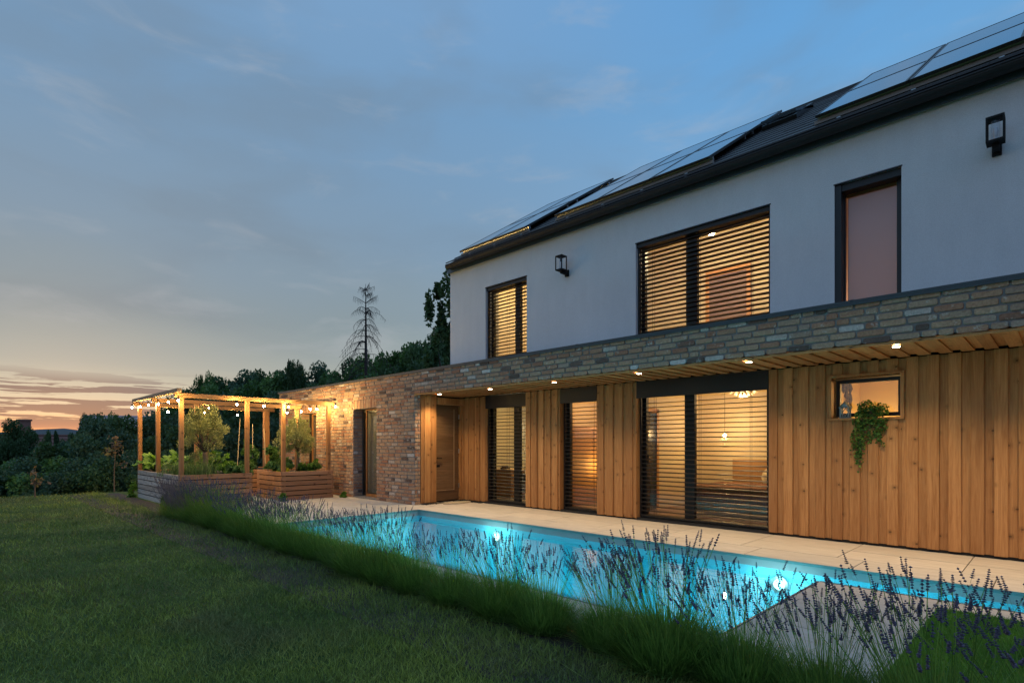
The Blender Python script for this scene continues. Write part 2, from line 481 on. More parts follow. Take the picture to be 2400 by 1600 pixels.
def grassmat(name, c1, c2, c3, dry):
    m, nt, b = M(name)
    t = nt.node('ShaderNodeTexCoord').outputs['Object']
    a = nt.node('ShaderNodeAttribute', attribute_name='rnd').outputs['Fac']
    n1 = nt.noise(t, .9, 4, .6); n3 = nt.noise(nt.mapping(t, (1, 1, 1), (4, 9, 0)), .45, 5, .6)
    c = nt.ramp(a, [(0, c1), (.6, c2), (1, c3)])
    c = nt.mix(nt.maprange(n1, .38, .64, 0, 1), nt.mix(1., c, (.55, .66, .64, 1), 'MULTIPLY'), nt.mix(1., c, (1.45, 1.30, 1.0, 1), 'MULTIPLY'))
    c = nt.mix(nt.maprange(n3, .50, .64, 0, .65), c, dry)
    nt.set(b.inputs['Base Color'], c); b.inputs['Roughness'].default_value = .6; b.inputs['Specular IOR Level'].default_value = .2
    return m


m_grass = grassmat('grass_blades', (.12, .18, .042), (.20, .275, .058), (.30, .37, .095), (.20, .17, .095, 1))
m_turf = grassmat('artificial_turf_blades', (.11, .24, .028), (.15, .30, .034), (.19, .36, .045), (.15, .30, .04, 1))


def tilemat():
    m, nt, b = M('porcelain_paver')
    t = nt.node('ShaderNodeTexCoord').outputs['Object']
    a = nt.node('ShaderNodeAttribute', attribute_name='rnd').outputs['Fac']
    off = nt.node('ShaderNodeCombineXYZ'); nt.l.new(nt.math('MULTIPLY', a, 31.), off.inputs[0]); nt.l.new(nt.math('MULTIPLY', a, 17.), off.inputs[1])
    ad = nt.node('ShaderNodeVectorMath', operation='ADD'); nt.l.new(t, ad.inputs[0]); nt.l.new(off.outputs[0], ad.inputs[1])
    n1 = nt.noise(nt.mapping(ad.outputs[0], (1.2, 7, 1)), 2.4, 5, .6, .6)
    n2 = nt.noise(t, 60, 3, .6)
    c = nt.mix(nt.maprange(n1, .35, .65), (.50, .445, .375, 1), (.60, .55, .475, 1))
    c = nt.mix(1., c, nt.ramp(a, [(0, (.93, .93, .92)), (1, (1.04, 1.03, 1.02))]), 'MULTIPLY')
    c = nt.mix(nt.maprange(n2, .3, .7, 0, .12), c, (.3, .27, .23, 1))
    nt.set(b.inputs['Base Color'], c); b.inputs['Roughness'].default_value = .62; b.inputs['Specular IOR Level'].default_value = .3
    return m


m_tile = tilemat()

# ------------------------------------------------------------------ terrain
def th(x, y):
    """terrain height"""
    x = np.asarray(x, float); y = np.asarray(y, float)
    sm = lambda v, a, b: (lambda t: t * t * (3 - 2 * t))(np.clip((v - a) / (b - a), 0, 1))
    h = -3.4 * sm(-x, 19.4, 26) * (1 - sm(y, 8, 30))
    h = h - 10 * sm(-x, 45, 260) * (1 - sm(y, 20, 90))
    h = h + 1.2 * sm(y, 14, 40) + 9 * sm(y, 60, 200)
    return h


gx = np.concatenate([-np.geomspace(900, 26, 26), np.linspace(-25.5, -17, 24), np.linspace(-16, 4, 18), np.geomspace(6, 900, 20)])
gy = np.concatenate([-np.geomspace(900, 9, 20), np.linspace(-8, 14, 26), np.geomspace(16, 900, 26)])
GX, GY = np.meshgrid(gx, gy, indexing='ij')
Hh = th(GX, GY)
pool_hole = (GX > -9.9) & (GX < 6.0) & (GY > 3.5) & (GY < 7.2)
Hh = np.where((GX > -13.4) & (GX < 12) & (GY > 3.2) & (GY < 14), -2.2, Hh)   # dug out under pool, terrace and house
V = np.stack([GX.ravel(), GY.ravel(), Hh.ravel() - .004], 1)
nx, ny = GX.shape
ii = np.arange(nx * ny).reshape(nx, ny)
F = np.stack([ii[:-1, :-1].ravel(), ii[1:, :-1].ravel(), ii[1:, 1:].ravel(), ii[:-1, 1:].ravel()], 1)
tag(npmesh('ground', V, F, m_lawn), kind='structure')
# garden soil strip closing the ground up to the terrace edge
mb = MB(); mb.box(-19.0, 6, 2.2, 3.34, -.3, -.002, .3)
m_soil = simple('garden_soil', (.035, .028, .02), .95, noise=.5, nscale=20, bmp=1.)
tag(mb.build('soil', m_soil), kind='structure')

# distant hills
hv, hf = [], []
for i in range(121):
    a = radians(60 + i * 1.6)
    r0 = 1500
    hgt = 20 + 11 * sin(i * .21) + 7 * sin(i * .53 + 1) + 3 * sin(i * 1.7)
    for (rr, z) in ((r0 - 300, -16), (r0, hgt), (r0 + 400, -16)):
        hv.append((rr * cos(a), rr * sin(a), z))
for i in range(120):
    for k in range(2):
        a = i * 3 + k; hf.append((a, a + 1, a + 4, a + 3))
m_hill = simple('hill_forest', (.05, .065, .07), .95, noise=.3, nscale=.02)
tag(npmesh('hills', np.array(hv), np.array(hf), m_hill), kind='structure')


# ------------------------------------------------------------------ house
FY = 8.71      # facade plane of cladding and white wall
BY = 7.35      # plane of the brick wing / fascia
XE = 5.5       # right end of what is modelled
house = empty('house', (-4, 9, 0), 'two storey house with white render above a long brick and larch clad ground floor', 'house')


def H(mb, name, mat, parent=None, **kw):
    par = parent or house
    o = mb.build(name, mat, None, **kw)
    wm = Vector(o.location)
    o.parent = par
    # parents carry no rotation: subtract accumulated location
    acc = Vector((0, 0, 0)); q = par
    while q is not None: acc += Vector(q.location); q = q.parent
    o.location = wm - acc
    return o


def wall_grid(mb, x0, x1, z0, z1, ya, yb, opens, r=0.):
    xs = sorted({x0, x1, *[o[0] for o in opens], *[o[1] for o in opens]}); zs = sorted({z0, z1, *[o[2] for o in opens], *[o[3] for o in opens]})
    for i in range(len(xs) - 1):
        for j in range(len(zs) - 1):
            a, b, c, d = xs[i], xs[i + 1], zs[j], zs[j + 1]
            if any(o[0] <= a and b <= o[1] and o[2] <= c and d <= o[3] for o in opens): continue
            mb.poly([(a, ya, c), (b, ya, c), (b, ya, d), (a, ya, d)], r)
            mb.poly([(b, yb, c), (a, yb, c), (a, yb, d), (b, yb, d)], r)
    for (a, b, c, d) in opens:
        mb.poly([(a, ya, c), (a, ya, d), (a, yb, d), (a, yb, c)], r)
        mb.poly([(b, ya, c), (b, yb, c), (b, yb, d), (b, ya, d)], r)
        mb.poly([(a, ya, d), (b, ya, d), (b, yb, d), (a, yb, d)], r)
        mb.poly([(a, ya, c), (a, yb, c), (b, yb, c), (b, ya, c)], r)
    mb.poly([(x0, ya, z0), (x0, ya, z1), (x0, yb, z1), (x0, yb, z0)], r)
    mb.poly([(x1, ya, z0), (x1, yb, z0), (x1, yb, z1), (x1, ya, z1)], r)
    mb.poly([(x0, ya, z1), (x1, ya, z1), (x1, yb, z1), (x0, yb, z1)], r)


# upper white wall
UP = [(-9.5, -8.19, 3.08, 4.98), (-5.49, -3.15, 3.08, 4.98), (-2.28, -1.50, 3.08, 4.98)]
mb = MB(); wall_grid(mb, -10.79, XE, 2.62, 5.66, FY, FY + .42, UP)
H(mb, 'white_wall', m_render)
mb = MB(); mb.box(-10.79, -10.5, FY + .42, 16.5, 2.62, 5.6); mb.box(-10.79, XE, 16.5, 16.8, 0, 5.6); mb.box(XE - .3, XE, FY + .42, 16.5, 0, 5.6)
H(mb, 'side_wall', m_render)

# brick: courses of separate bricks on a mortar backing
def brick(mb, o, ux, uz, un, w, h, r, depth=.012):
    """o = lower-left corner on backing plane; ux/uz/un unit vectors; front sits depth proud"""
    ch = .010; j = lambda s: random.uniform(-s, s)
    P = [(0 + ch + abs(j(.006)), 0), (w * .5, 0 + j(.003)), (w - ch - abs(j(.006)), 0), (w, ch + abs(j(.005))), (w, h - ch - abs(j(.006))),
         (w - ch - abs(j(.010)), h), (w * .5, h + j(.003)), (ch + abs(j(.010)), h), (0, h - ch - abs(j(.005))), (0, ch + abs(j(.006)))]
    k = len(mb.v); n = len(P)
    for (a, b) in P: mb.v.append(tuple(o + ux * a + uz * b))
    dd = depth + j(.004)
    for (a, b) in P:
        a2 = w / 2 + (a - w / 2) * (1 - .008 / w); b2 = h / 2 + (b - h / 2) * (1 - .008 / h)
        mb.v.append(tuple(o + ux * a2 + uz * b2 + un * (dd + j(.002))))
    mb.f.append(tuple(k + n + i for i in range(n))); mb.r.append(r); mb.m.append(0)
    for i in range(n):
        q = (i + 1) % n
        mb.f.append((k + i, k + q, k + n + q, k + n + i)); mb.r.append(r); mb.m.append(0)


COURSE = .0833
def brick_field(mb, x0, x1, z0, z1, opens=(), plane='y', c=BY, phase=0, BL=.268, light=0.):
    """lay courses top-down from z1 so the cap sits on a whole course"""
    ux = Vector((1, 0, 0)) if plane == 'y' else Vector((0, 1, 0)); uz = Vector((0, 0, 1)); un = Vector((0, -1, 0)) if plane == 'y' else Vector((1, 0, 0))
    n = int(math.ceil((z1 - z0) / COURSE)); joint = .017
    for i in range(n):
        zt = z1 - i * COURSE; zb = max(z0, zt - COURSE + joint)
        if zt - zb < .02: continue
        segs = [(x0, x1)]
        for (a, b, cc, d) in opens:
            if zb < d - .01 and zt > cc + .01:
                ns = []
                for (p, q) in segs:
                    if b <= p or a >= q: ns.append((p, q)); continue
                    if a > p: ns.append((p, a))
                    if b < q: ns.append((b, q))
                segs = ns
        for (p, q) in segs:
            x = p - (BL * (.5 if (i + phase) % 2 else 0)) - random.uniform(0, .03)
            while x < q:
                L = BL * random.choice([1, 1, 1, .97, 1.03, .52]) + random.uniform(-.012, .012)
                a, b = max(x, p), min(x + L - joint, q)
                if b - a > .03:
                    o = Vector((a, c, zb)) if plane == 'y' else Vector((c, a, zb))
                    rr = random.random()
                    brick(mb, o + uz * random.uniform(-.002, .002), ux, uz, un, b - a, zt - zb, rr)
                x += L


SL = [(-13.08, -11.95, .03, 2.27), (-16.15, -15.15, .10, 2.27)]
SLw = [(a, b, 0.0 if k == 0 else c, d + .24) for k, (a, b, c, d) in enumerate(SL)]
mb = MB()
brick_field(mb, -17.69, -10.37, 0.0, 2.985, [(a, b, c, d + .235) for a, b, c, d in SL])
brick_field(mb, -10.37, XE, 2.495, 2.985, phase=1)
brick_field(mb, BY + .0, BY + .14, 0.0, 2.49, plane='x', c=-10.37, BL=.2)
# soldier courses above the two slit windows
for (a, b, c, d) in SL:
    x = a
    while x < b - .03:
        brick(mb, Vector((x + .004, BY, d + .005)), Vector((1, 0, 0)), Vector((0, 0, 1)), Vector((0, -1, 0)), .064, .225, random.uniform(.1, .9)); x += .0755
# brick returns in the recesses (left jambs face the camera)
for (a, b, c, d) in SL:
    zt = d
    i = 0
    while zt > c + .03:
        zb = max(c, zt - COURSE + .017)
        brick(mb, Vector((a, BY + .004, zb)), Vector((0, 1, 0)), Vector((0, 0, 1)), Vector((1, 0, 0)), .12 if i % 2 else .25, zt - zb, random.random(), .006)
        if i % 2: brick(mb, Vector((a, BY + .137, zb)), Vector((0, 1, 0)), Vector((0, 0, 1)), Vector((1, 0, 0)), .12, zt - zb, random.random(), .006)
        zt -= COURSE; i += 1
for i in range(len(mb.m)): mb.m[i] = 0
H(mb, 'brick_wall', m_brick)
mb = MB()
wall_grid(mb, -17.68, -10.375, -.3, 2.985, BY + .002, BY + .34, [(a, b, c, d) for a, b, c, d in SL])
mb.box(-10.375, XE, BY + .002, BY + .13, 2.52, 2.985)
mb.box(-17.68, -17.4, BY + .34, 14, -3, 2.985)
H(mb, 'mortar_backing', m_mortar)

# parapet cap, flat roof behind it
mb = MB()
x = -17.74
while x < XE:
    L = 2.0; mb.box(x, min(x + L - .004, XE), BY - .035, BY + .22, 2.992, 3.02)
    x += L
    if x < XE: mb.box(x - .03, x + .03, BY - .037, BY + .222, 3.018, 3.024)
H(mb, 'parapet_cap', m_cap)
mb = MB(); mb.box(-17.74, XE, BY - .033, BY - .025, 2.962, 2.991); H(mb, 'cap_lip', m_cap)
mb = MB(); mb.box(-17.6, -10.79, BY + .2, 14, 2.72, 2.78); mb.box(-10.79, XE, BY + .14, FY - .002, 2.60, 2.70)
H(mb, 'flat_roof', simple('roof_membrane', (.08, .08, .085), .9, noise=.2, nscale=3))

# soffit: boards running into the house + edge trim
mb = MB(); z = 2.49
x = -10.36
while x < XE:
    mb.box(x, x + .125, BY + .035, FY - .012, z, z + .022); mb.box(x + .11, x + .23, BY + .035, FY - .035, z + .022, z + .040); x += .2154
mb.box(-10.37, XE, BY - .014, BY + .034, 2.470, 2.493)
H(mb, 'soffit', m_soffit)


def cladding(x0, x1, z0, z1, y, name='timber_cladding', first=0., opens=(), w=.124, per=.2154, th_=.024, endcap=None, parent=None, back=.0):
    """board-on-board: y = front face of front boards"""
    mb = MB()
    def put(a, b, ya, yb, zz0, zz1):
        r = random.random()
        segs = [(zz0, zz1)]
        for (oa, ob, oc, od) in opens:
            if a < ob and b > oa:
                if a < oa < b and (oa - a) > .02: put(a, oa, ya, yb, zz0, zz1); a = oa
                if a < ob < b and (b - ob) > .02: put(ob, b, ya, yb, zz0, zz1); b = ob
                if a >= oa - .02 and b <= ob + .02:
                    segs = [(zz0, oc), (od, zz1)]
        for (p, q) in segs: mb.box(a, b, ya, yb, p, q, r)
    x = x0 - per + first
    while x < x1:
        a, b = max(x, x0), min(x + w, x1)
        if b - a > .01: put(a, b, y, y + th_, z0, z1)
        a, b = max(x + w - .018, x0), min(x + per + .018, x1)
        if b - a > .01: put(a, b, y + th_ + .001, y + 2 * th_, z0 + .004, z1 - .004)
        x += per
    if endcap == 'R': mb.box(x1, x1 + .022, y - .002, y + .14, z0, z1)
    return H(mb, name, m_clad, parent, bev=.0025)


LWO = (-2.33, -1.50, 1.72, 2.29)
cladding(-3.17, XE, .035, 2.485, FY, opens=[LWO], first=.215 - .0)
cladding(-8.25, -7.285, .03, 2.485, FY, endcap='R', first=.215, w=.13, per=.190)
cladding(-6.35, -5.50, .03, 2.485, FY, endcap='R', first=.215, w=.15, per=.212)
cladding(-10.50, -9.56, .03, 2.485, FY + .06, endcap='R', first=.2, w=.12, per=.20)
# door side wall (faces +x) + header over the door
mb = MB()
yy = BY + .155
for wd in (.10, .19, .15):
    mb.box(-10.375, -10.352, yy, yy + wd - .012, .03, 2.485); yy += wd
mb.box(-10.40, -10.374, BY + .15, 7.96, .03, 2.485)
H(mb, 'door_side_cladding', m_clad, bev=.002)
mb = MB(); yy = 7.97
for wd in (.12, .13, .11, .16, .12, .18):
    mb.box(-10.352, -10.325, yy, min(8.80, yy + wd - .008), 2.315, 2.455); yy += wd
mb.box(-10.36, -10.315, 7.97, 8.80, 2.295, 2.315); mb.box(-10.46, -10.352, 7.97, 8.80, 2.30, 2.46)
H(mb, 'door_header', m_clad, bev=.002)
# garden door
mb = MB(); mb.box(-10.50, -10.46, 7.90, 8.70, .04, 2.29)
door = H(mb, 'door', m_door)
mb = MB()
for i in range(12):
    z0 = .30 + i * .158; mb.box(-10.462, -10.455, 7.93, 8.545, z0, z0 + .152)
H(mb, 'door_panel', m_door, door)
mb = MB(); mb.box(-10.458, -10.446, 8.545, 8.556, .285, 2.21); mb.box(-10.458, -10.444, 7.95, 8.556, .275, .287)
H(mb, 'door_molding', simple('oak_trim', (.42, .28, .15), .4), door)
for z0 in (.32, 1.15, 1.98):
    mb = MB(); mb.box(-10.455, -10.435, 8.688, 8.704, z0, z0 + .11); H(mb, 'hinge', m_steel, door)
mb = MB(); mb.box(-10.455, -10.40, 8.03, 8.045, 1.03, 1.05); mb.box(-10.415, -10.40, 8.045, 8.15, 1.03, 1.05); H(mb, 'door_handle', m_iron, door)
mb = MB(); mb.box(-10.46, -10.45, 8.02, 8.12, .83, .885); H(mb, 'lock_plate', m_iron, door)
mb = MB(); mb.box(-10.50, -10.40, 8.705, 8.765, .03, 2.29); mb.box(-10.50, -10.44, 7.86, 7.90, .03, 2.29)
H(mb, 'door_frame', m_clad)
mb = MB(); mb.box(-10.62, -10.50, 7.52, 8.80, 0, 2.6)
H(mb, 'inner_side_wall', m_black)

# structural wall behind cladding, with openings
LOW = [(-9.55, -8.25, .02, 2.50), (-7.26, -6.35, .02, 2.50), (-5.48, -3.19, .02, 2.50), LWO]
mb = MB(); wall_grid(mb, -10.60, XE, -.02, 2.62, FY + .115, FY + .40, LOW)
H(mb, 'ground_floor_wall', m_black)
mb = MB(); mb.box(-10.37, XE, BY + .13, FY + .115, 2.535, 2.60); H(mb, 'soffit_backing', m_black)
mb = MB(); mb.box(-3.17, XE, FY + .03, FY + .11, -.02, .034); mb.box(-10.5, -3.17, FY + .07, FY + .11, -.02, .03); H(mb, 'plinth', m_black)


# windows --------------------------------------------------------------
def make_window(name, x0, x1, z0, z1, y, mull=(), fw=.07, handle=None):
    """y = outer face of frame; returns frame object"""
    mb = MB()
    mb.box(x0, x1, y, y + .075, z0, z0 + fw); mb.box(x0, x1, y, y + .075, z1 - fw, z1)
    mb.box(x0, x0 + fw, y, y + .075, z0 + fw, z1 - fw); mb.box(x1 - fw, x1, y, y + .075, z0 + fw, z1 - fw)
    for (a, b) in mull: mb.box(a, b, y - .002, y + .077, z0 + fw, z1 - fw)
    fr = H(mb, name, m_frame, loc=(x0, y, z0))
    xs = [x0 + fw] + [v for mm in mull for v in mm] + [x1 - fw]
    for k in range(0, len(xs), 2):
        mb = MB(); mb.box(xs[k], xs[k + 1], y + .034, y + .04, z0 + fw, z1 - fw)
        H(mb, 'pane', m_glass, fr)
    if handle:
        mb = MB(); mb.box(handle, handle + .02, y - .03, y, z0 + 1.0, z0 + 1.16); H(mb, 'window_handle', m_iron, fr)
    return fr


def blind(fr, x0, x1, z0, z1, y, pitch=.077, width=.078, tilt=9, cords=2, boxh=0., mat=m_slat, zbot=None):
    mb = MB(); n = int((z1 - z0) / pitch); t = radians(tilt)
    for i in range(n):
        z = z0 + .04 + i * pitch + random.uniform(-.0015, .0015); c, s_ = cos(t), sin(t)
        a = width / 2
        # slightly curved slat: three facets, tilted, outer edge lower
        pr = [(-a, -a * s_ - .003), (-a * .4, -a * .4 * s_ + .003), (a * .4, a * .4 * s_ + .003), (a, a * s_ - .003)]
        prof = [(y + p[0] * c, z + p[1]) for p in pr]
        for k in range(3):
            (ya, za), (yb, zb) = prof[k], prof[k + 1]
            mb.poly([(x0, ya, za), (x1, ya, za), (x1, yb, zb), (x0, yb, zb)], 0)
            mb.poly([(x0, ya, za - .0015), (x0, yb, zb - .0015), (x1, yb, zb - .0015), (x1, ya, za - .0015)], 0)
        (ya, za) = prof[0]; mb.box(x0, x1, ya - .003, ya, za - .004, za + .0015, 0)
    mb.box(x0, x1, y - .03, y + .03, z0 + .0, z0 + .02, 0)
    o = H(mb, 'venetian_blind', mat, fr)
    mb = MB()
    for k in range(cords):
        xc = x0 + (x1 - x0) * (.12 + .76 * k / max(1, cords - 1))
        for dy in (-.036, .036): mb.box(xc, xc + .004, y + dy, y + dy + .002, z0, z1)
    H(mb, 'blind_cord', m_iron, fr)
    for xg in (x0 - .03, x1):
        mb = MB(); mb.box(xg, xg + .03, y - .025, y + .03, z0, z1); H(mb, 'blind_guide', m_frame, fr)
    return o


GY_ = FY + .20
w1 = make_window('window', -9.52, -8.27, .03, 2.42, GY_, [(-8.77, -8.60)], handle=-9.42)
blind(w1, -9.50, -8.28, .06, 2.20, FY + .13, cords=3)
w2 = make_window('window', -7.24, -6.36, .03, 2.42, GY_)
blind(w2, -7.22, -6.38, .06, 2.20, FY + .13, cords=2)
w3 = make_window('window', -5.46, -3.20, .03, 2.42, GY_, [(-4.64, -4.46)], handle=-5.36)
blind(w3, -5.44, -3.22, .06, 2.20, FY + .13, cords=3)
for (fr, a, b, yo) in ((w1, -9.56, -8.25, .05), (w2, -7.262, -6.352, .0), (w3, -5.478, -3.172, .0)):
    mb = MB(); mb.box(a, b, FY - .004 + yo, FY + .03 + yo, 2.19, 2.482); mb.box(a, b, FY + .03 + yo, FY + .17, 2.21, 2.482)
    H(mb, 'blind_box', m_dark, fr, bev=.004)
    mb = MB(); mb.box(a, b, FY + .02, FY + .20, -.01, .045); H(mb, 'window_sill', m_dark, fr)
UY = FY + .17
u1 = make_window('window', -9.48, -8.20, 3.08, 4.96, UY, [(-8.70, -8.55)], handle=-9.38)
blind(u1, -9.46, -8.22, 3.10, 4.91, FY + .085, cords=3, tilt=-1)
u2 = make_window('window', -5.47, -3.16, 3.08, 4.96, UY, [(-4.60, -4.40)])
blind(u2, -5.45, -3.18, 3.10, 4.91, FY + .085, cords=3, tilt=-8)
u3 = make_window('window', -2.26, -1.51, 3.08, 4.96, UY)
for (fr, a, b) in ((u1, -9.5, -8.19), (u2, -5.49, -3.15)):
    mb = MB(); mb.box(a + .002, b - .002, FY + .03, FY + .16, 4.905, 4.978); mb.box(a - .012, b + .012, FY - .006, FY + .02, 4.976, 4.992); H(mb, 'blind_box', m_dark, fr)
mb = MB(); mb.box(-2.29, -1.49, FY - .006, FY + .02, 4.976, 4.992); mb.box(-2.28, -2.20, FY + .02, FY + .17, 3.08, 4.975); mb.box(-2.20, -1.505, FY + .04, FY + .17, 4.88, 4.975)
H(mb, 'window_reveal', m_dark, u3)
mb = MB(); mb.box(-2.18, -1.58, UY + .10, UY + .105, 3.1, 4.86)  # sheet added behind the tall pane to carry its mauve tone
m_reflection = leafmat('mauve_reflection', (.62, .49, .52), (.62, .49, .52), trans=.5)  # pink sky mirrored in the pane and warm room put into this colour
H(mb, 'reflection_sheet', m_reflection, u3)
mb = MB(); mb.box(-2.19, -1.57, UY + .078, UY + .12, 4.855, 4.89); H(mb, 'sheet_rail', m_oak, u3)  # rail added to top off the sheet

# small square window with timber lining
u4 = make_window('window', -2.31, -1.52, 1.745, 2.27, FY + .20, fw=.05)
mb = MB()
a, b, c, d = LWO
mb.box(a - .03, a + .012, FY - .012, FY + .2, c, d); mb.box(b - .012, b + .03, FY - .012, FY + .2, c, d)
mb.box(a - .03, b + .03, FY - .012, FY + .2, d, d + .03); mb.box(a - .035, b + .035, FY - .03, FY + .2, c - .028, c)
H(mb, 'window_lining', m_clad, u4)

# slit windows in the brick wing
for (a, b, c, d) in SL:
    fr = make_window('slit_window', a + .01, b - .01, c + .02, d - .01, BY + .26, fw=.06)
    mb = MB(); mb.box(a + .02, b - .02, BY + .345, BY + .355, c + .05, d - .03)
    H(mb, 'inner_screen', simple('linen_screen', (.17, .15, .12), .9, noise=.15, nscale=4), fr)
    mb = MB(); mb.box(a + .245, a + .27, BY + .22, BY + .262, c, d); mb.box(a + .27, b, BY + .20, BY + .262, c, c + .07); mb.box(a + .27, b, BY + .21, BY + .262, d - .03, d)
    H(mb, 'timber_frame', m_clad, fr)

# interior shells ---------------------------------------------------------
def room(x0, x1, y1, z0, z1, mw, name='room', floor=m_floor, back=None):
    y0 = FY + .41; mb = MB(); e = .06
    mb.box(x0 - e, x0, y0, y1, z0, z1, 0); mb.box(x1, x1 + e, y0, y1, z0, z1, 0)
    mb.box(x0, x1, y0, y1, z1, z1 + e, 0)
    mb.cur = 1; mb.box(x0, x1, y0, y1, z0 - e, z0, 0)
    mb.cur = 2; mb.box(x0, x1, y1, y1 + e, z0, z1, 0)
    return H(mb, name, [mw, floor, back or mw])


room(-12.2, -8.08, 12.6, .02, 2.5, m_cream)
room(-7.95, -6.22, 11.6, .02, 2.5, m_ochre)
room(-6.05, -2.75, 12.25, .02, 2.5, m_cream, back=m_cream)
room(-2.6, -.4, 11.5, .02, 2.5, m_ochre)
# upper rooms under the roof slope
def attic(x0, x1, y1, mw):
    y0 = FY + .42; z0 = 3.0; mb = MB(); zr = lambda y: 5.25 + .62 * (y - y0)
    for x in (x0, x1): mb.poly([(x, y0, z0), (x, y1, z0), (x, y1, zr(y1)), (x, y0, zr(y0))] if x == x0 else [(x, y0, z0), (x, y0, zr(y0)), (x, y1, zr(y1)), (x, y1, z0)], 0)
    mb.poly([(x0, y1, z0), (x1, y1, z0), (x1, y1, zr(y1)), (x0, y1, zr(y1))], 0)
    mb.poly([(x0, y0, zr(y0)), (x0, y1, zr(y1)), (x1, y1, zr(y1)), (x1, y0, zr(y0))], 0)
    mb.cur = 1; mb.box(x0, x1, y0, y1, z0 - .05, z0, 0)
    yy = y0 + .7
    while yy < y1:
        mb.box(x0, x1, yy, yy + .12, zr(yy) - .16, zr(yy), 0); yy += .9
    return H(mb, 'attic_room', [mw, m_oak])


attic(-10.4, -7.9, 11.4, m_cream)
attic(-7.6, -2.6, 12.1, m_cream)
attic(-2.5, -.5, 11.5, m_cream)
# timber door frame and door upstairs
mb = MB(); y = 12.05
mb.box(-5.75, -5.67, y - .04, y, 3.0, 5.12, 0); mb.box(-4.83, -4.75, y - .04, y, 3.0, 5.12, 0); mb.box(-5.75, -4.75, y - .04, y, 5.12, 5.24, 0)
dr = H(mb, 'inner_door_frame', m_trimoak)
mb = MB(); mb.box(-5.67, -4.83, y - .02, y - .005, 3.0, 5.12, .4); H(mb, 'inner_door', simple('dark_door', (.22, .13, .09), .5), dr)
# door frame downstairs in the bedroom side wall
mb = MB(); x = -6.05
mb.box(x, x + .04, 9.55, 9.63, .02, 2.1, 0); mb.box(x, x + .04, 10.35, 10.43, .02, 2.1, 0); mb.box(x, x + .04, 9.55, 10.43, 2.02, 2.1, 0)
dr = H(mb, 'inner_door_frame', m_trimoak)
mb = MB(); mb.box(x + .002, x + .015, 9.63, 10.35, .02, 2.02, 0); H(mb, 'inner_door', simple('dark_glass_door', (.02, .03, .045), .15), dr)

# roof -----------------------------------------------------------------
SLP = .656
RY0, RZ0, RYR = 8.46, 5.745, 12.25
m_rooft = simple('roof_tile', (.020, .021, .024), .55, noise=.3, nscale=14, bmp=.3)
mb = MB(); y = RY0; ang = math.atan(SLP); row = 0
while y < RYR - .05:
    x = -10.66 + (0.15 if row % 2 else 0) - .15
    z = RZ0 + SLP * (y - RY0)
    while x < XE:
        xa, xb = max(x, -10.66), min(x + .296, XE)
        if xb > xa + .02:
            yb = min(y + .30, RYR + .02)
            j = random.uniform(-.002, .002)
            A = (xa, y, z + .026 + j); B = (xb, y, z + .026 + j); C = (xb, yb, RZ0 + SLP * (yb - RY0) + .004); D = (xa, yb, RZ0 + SLP * (yb - RY0) + .004)
            r_ = random.random(); mb.poly([A, B, C, D], r_); mb.poly([(xa, y, z), (xb, y, z), B, A], r_)
        x += .30
    y += .27; row += 1
mb.box(-10.66, XE, RYR - .05, RYR + .06, RZ0 + SLP * (RYR - RY0) - .06, RZ0 + SLP * (RYR - RY0) + .045, .5)
H(mb, 'roof', m_rooft)
mb = MB()  # roof body under tiles, back slope and verge
zr = RZ0 + SLP * (RYR - RY0); yb = 2 * RYR - RY0
mb.poly([(-10.66, RY0 + .03, RZ0 - .02), (-10.66, RYR, zr - .02), (XE, RYR, zr - .02), (XE, RY0 + .03, RZ0 - .02)])
mb.poly([(-10.66, RYR, zr - .01), (-10.66, yb, RZ0), (XE, yb, RZ0), (XE, RYR, zr - .01)])
mb.poly([(-10.66, RY0 + .03, RZ0 - .02), (-10.66, yb, RZ0 - .02), (-10.66, RYR, zr - .02)])
mb.poly([(XE, RY0 + .03, RZ0 - .02), (XE, RYR, zr - .02), (XE, yb, RZ0 - .02)])
mb.box(-10.66, XE, RY0 + .05, FY + .5, RZ0 - .10, RZ0 - .03)
mb.box(-10.68, -10.655, RY0, RYR, RZ0 - .1, RZ0 - .02)
H(mb, 'roof_structure', m_black)
mb = MB(); mb.box(-10.80, XE, FY - .055, FY - .002, 5.60, 5.69); mb.box(-10.82, XE, FY - .075, FY - .055, 5.568, 5.66)
H(mb, 'eave_flashing', m_zinc)
mb = MB()  # half-round gutter
gy_, gz, R_ = 8.50, 5.688, .082
N = 9
def gut(xa, xb, R, th2=.004):
    for k in range(N):
        a0, a1 = pi + pi * k / N, pi + pi * (k + 1) / N
        p = [(gy_ + R * cos(a), gz + R * sin(a)) for a in (a0, a1)]; q = [(gy_ + (R - th2) * cos(a), gz + (R - th2) * sin(a)) for a in (a0, a1)]
        mb.poly([(xa, *p[0]), (xa, *p[1]), (xb, *p[1]), (xb, *p[0])]); mb.poly([(xa, *q[0]), (xb, *q[0]), (xb, *q[1]), (xa, *q[1])])
        mb.poly([(xa, *p[0]), (xa, *q[0]), (xa, *q[1]), (xa, *p[1])])
gut(-10.61, XE, R_)
mb.box(-10.61, XE, gy_ - R_ - .012, gy_ - R_ + .004, gz - .006, gz + .012)
mb.lathe([(0, 0), (R_, 0)], (-10.605, gy_, gz), 18)
x = -10.45
while x < XE:
    gut(x, x + .025, R_ + .006, .010); x += .82
mb.poly([(-10.612, gy_ + R_ * cos(pi + pi * k / 12), gz + R_ * sin(pi + pi * k / 12)) for k in range(13)])
H(mb, 'gutter', m_gutter)

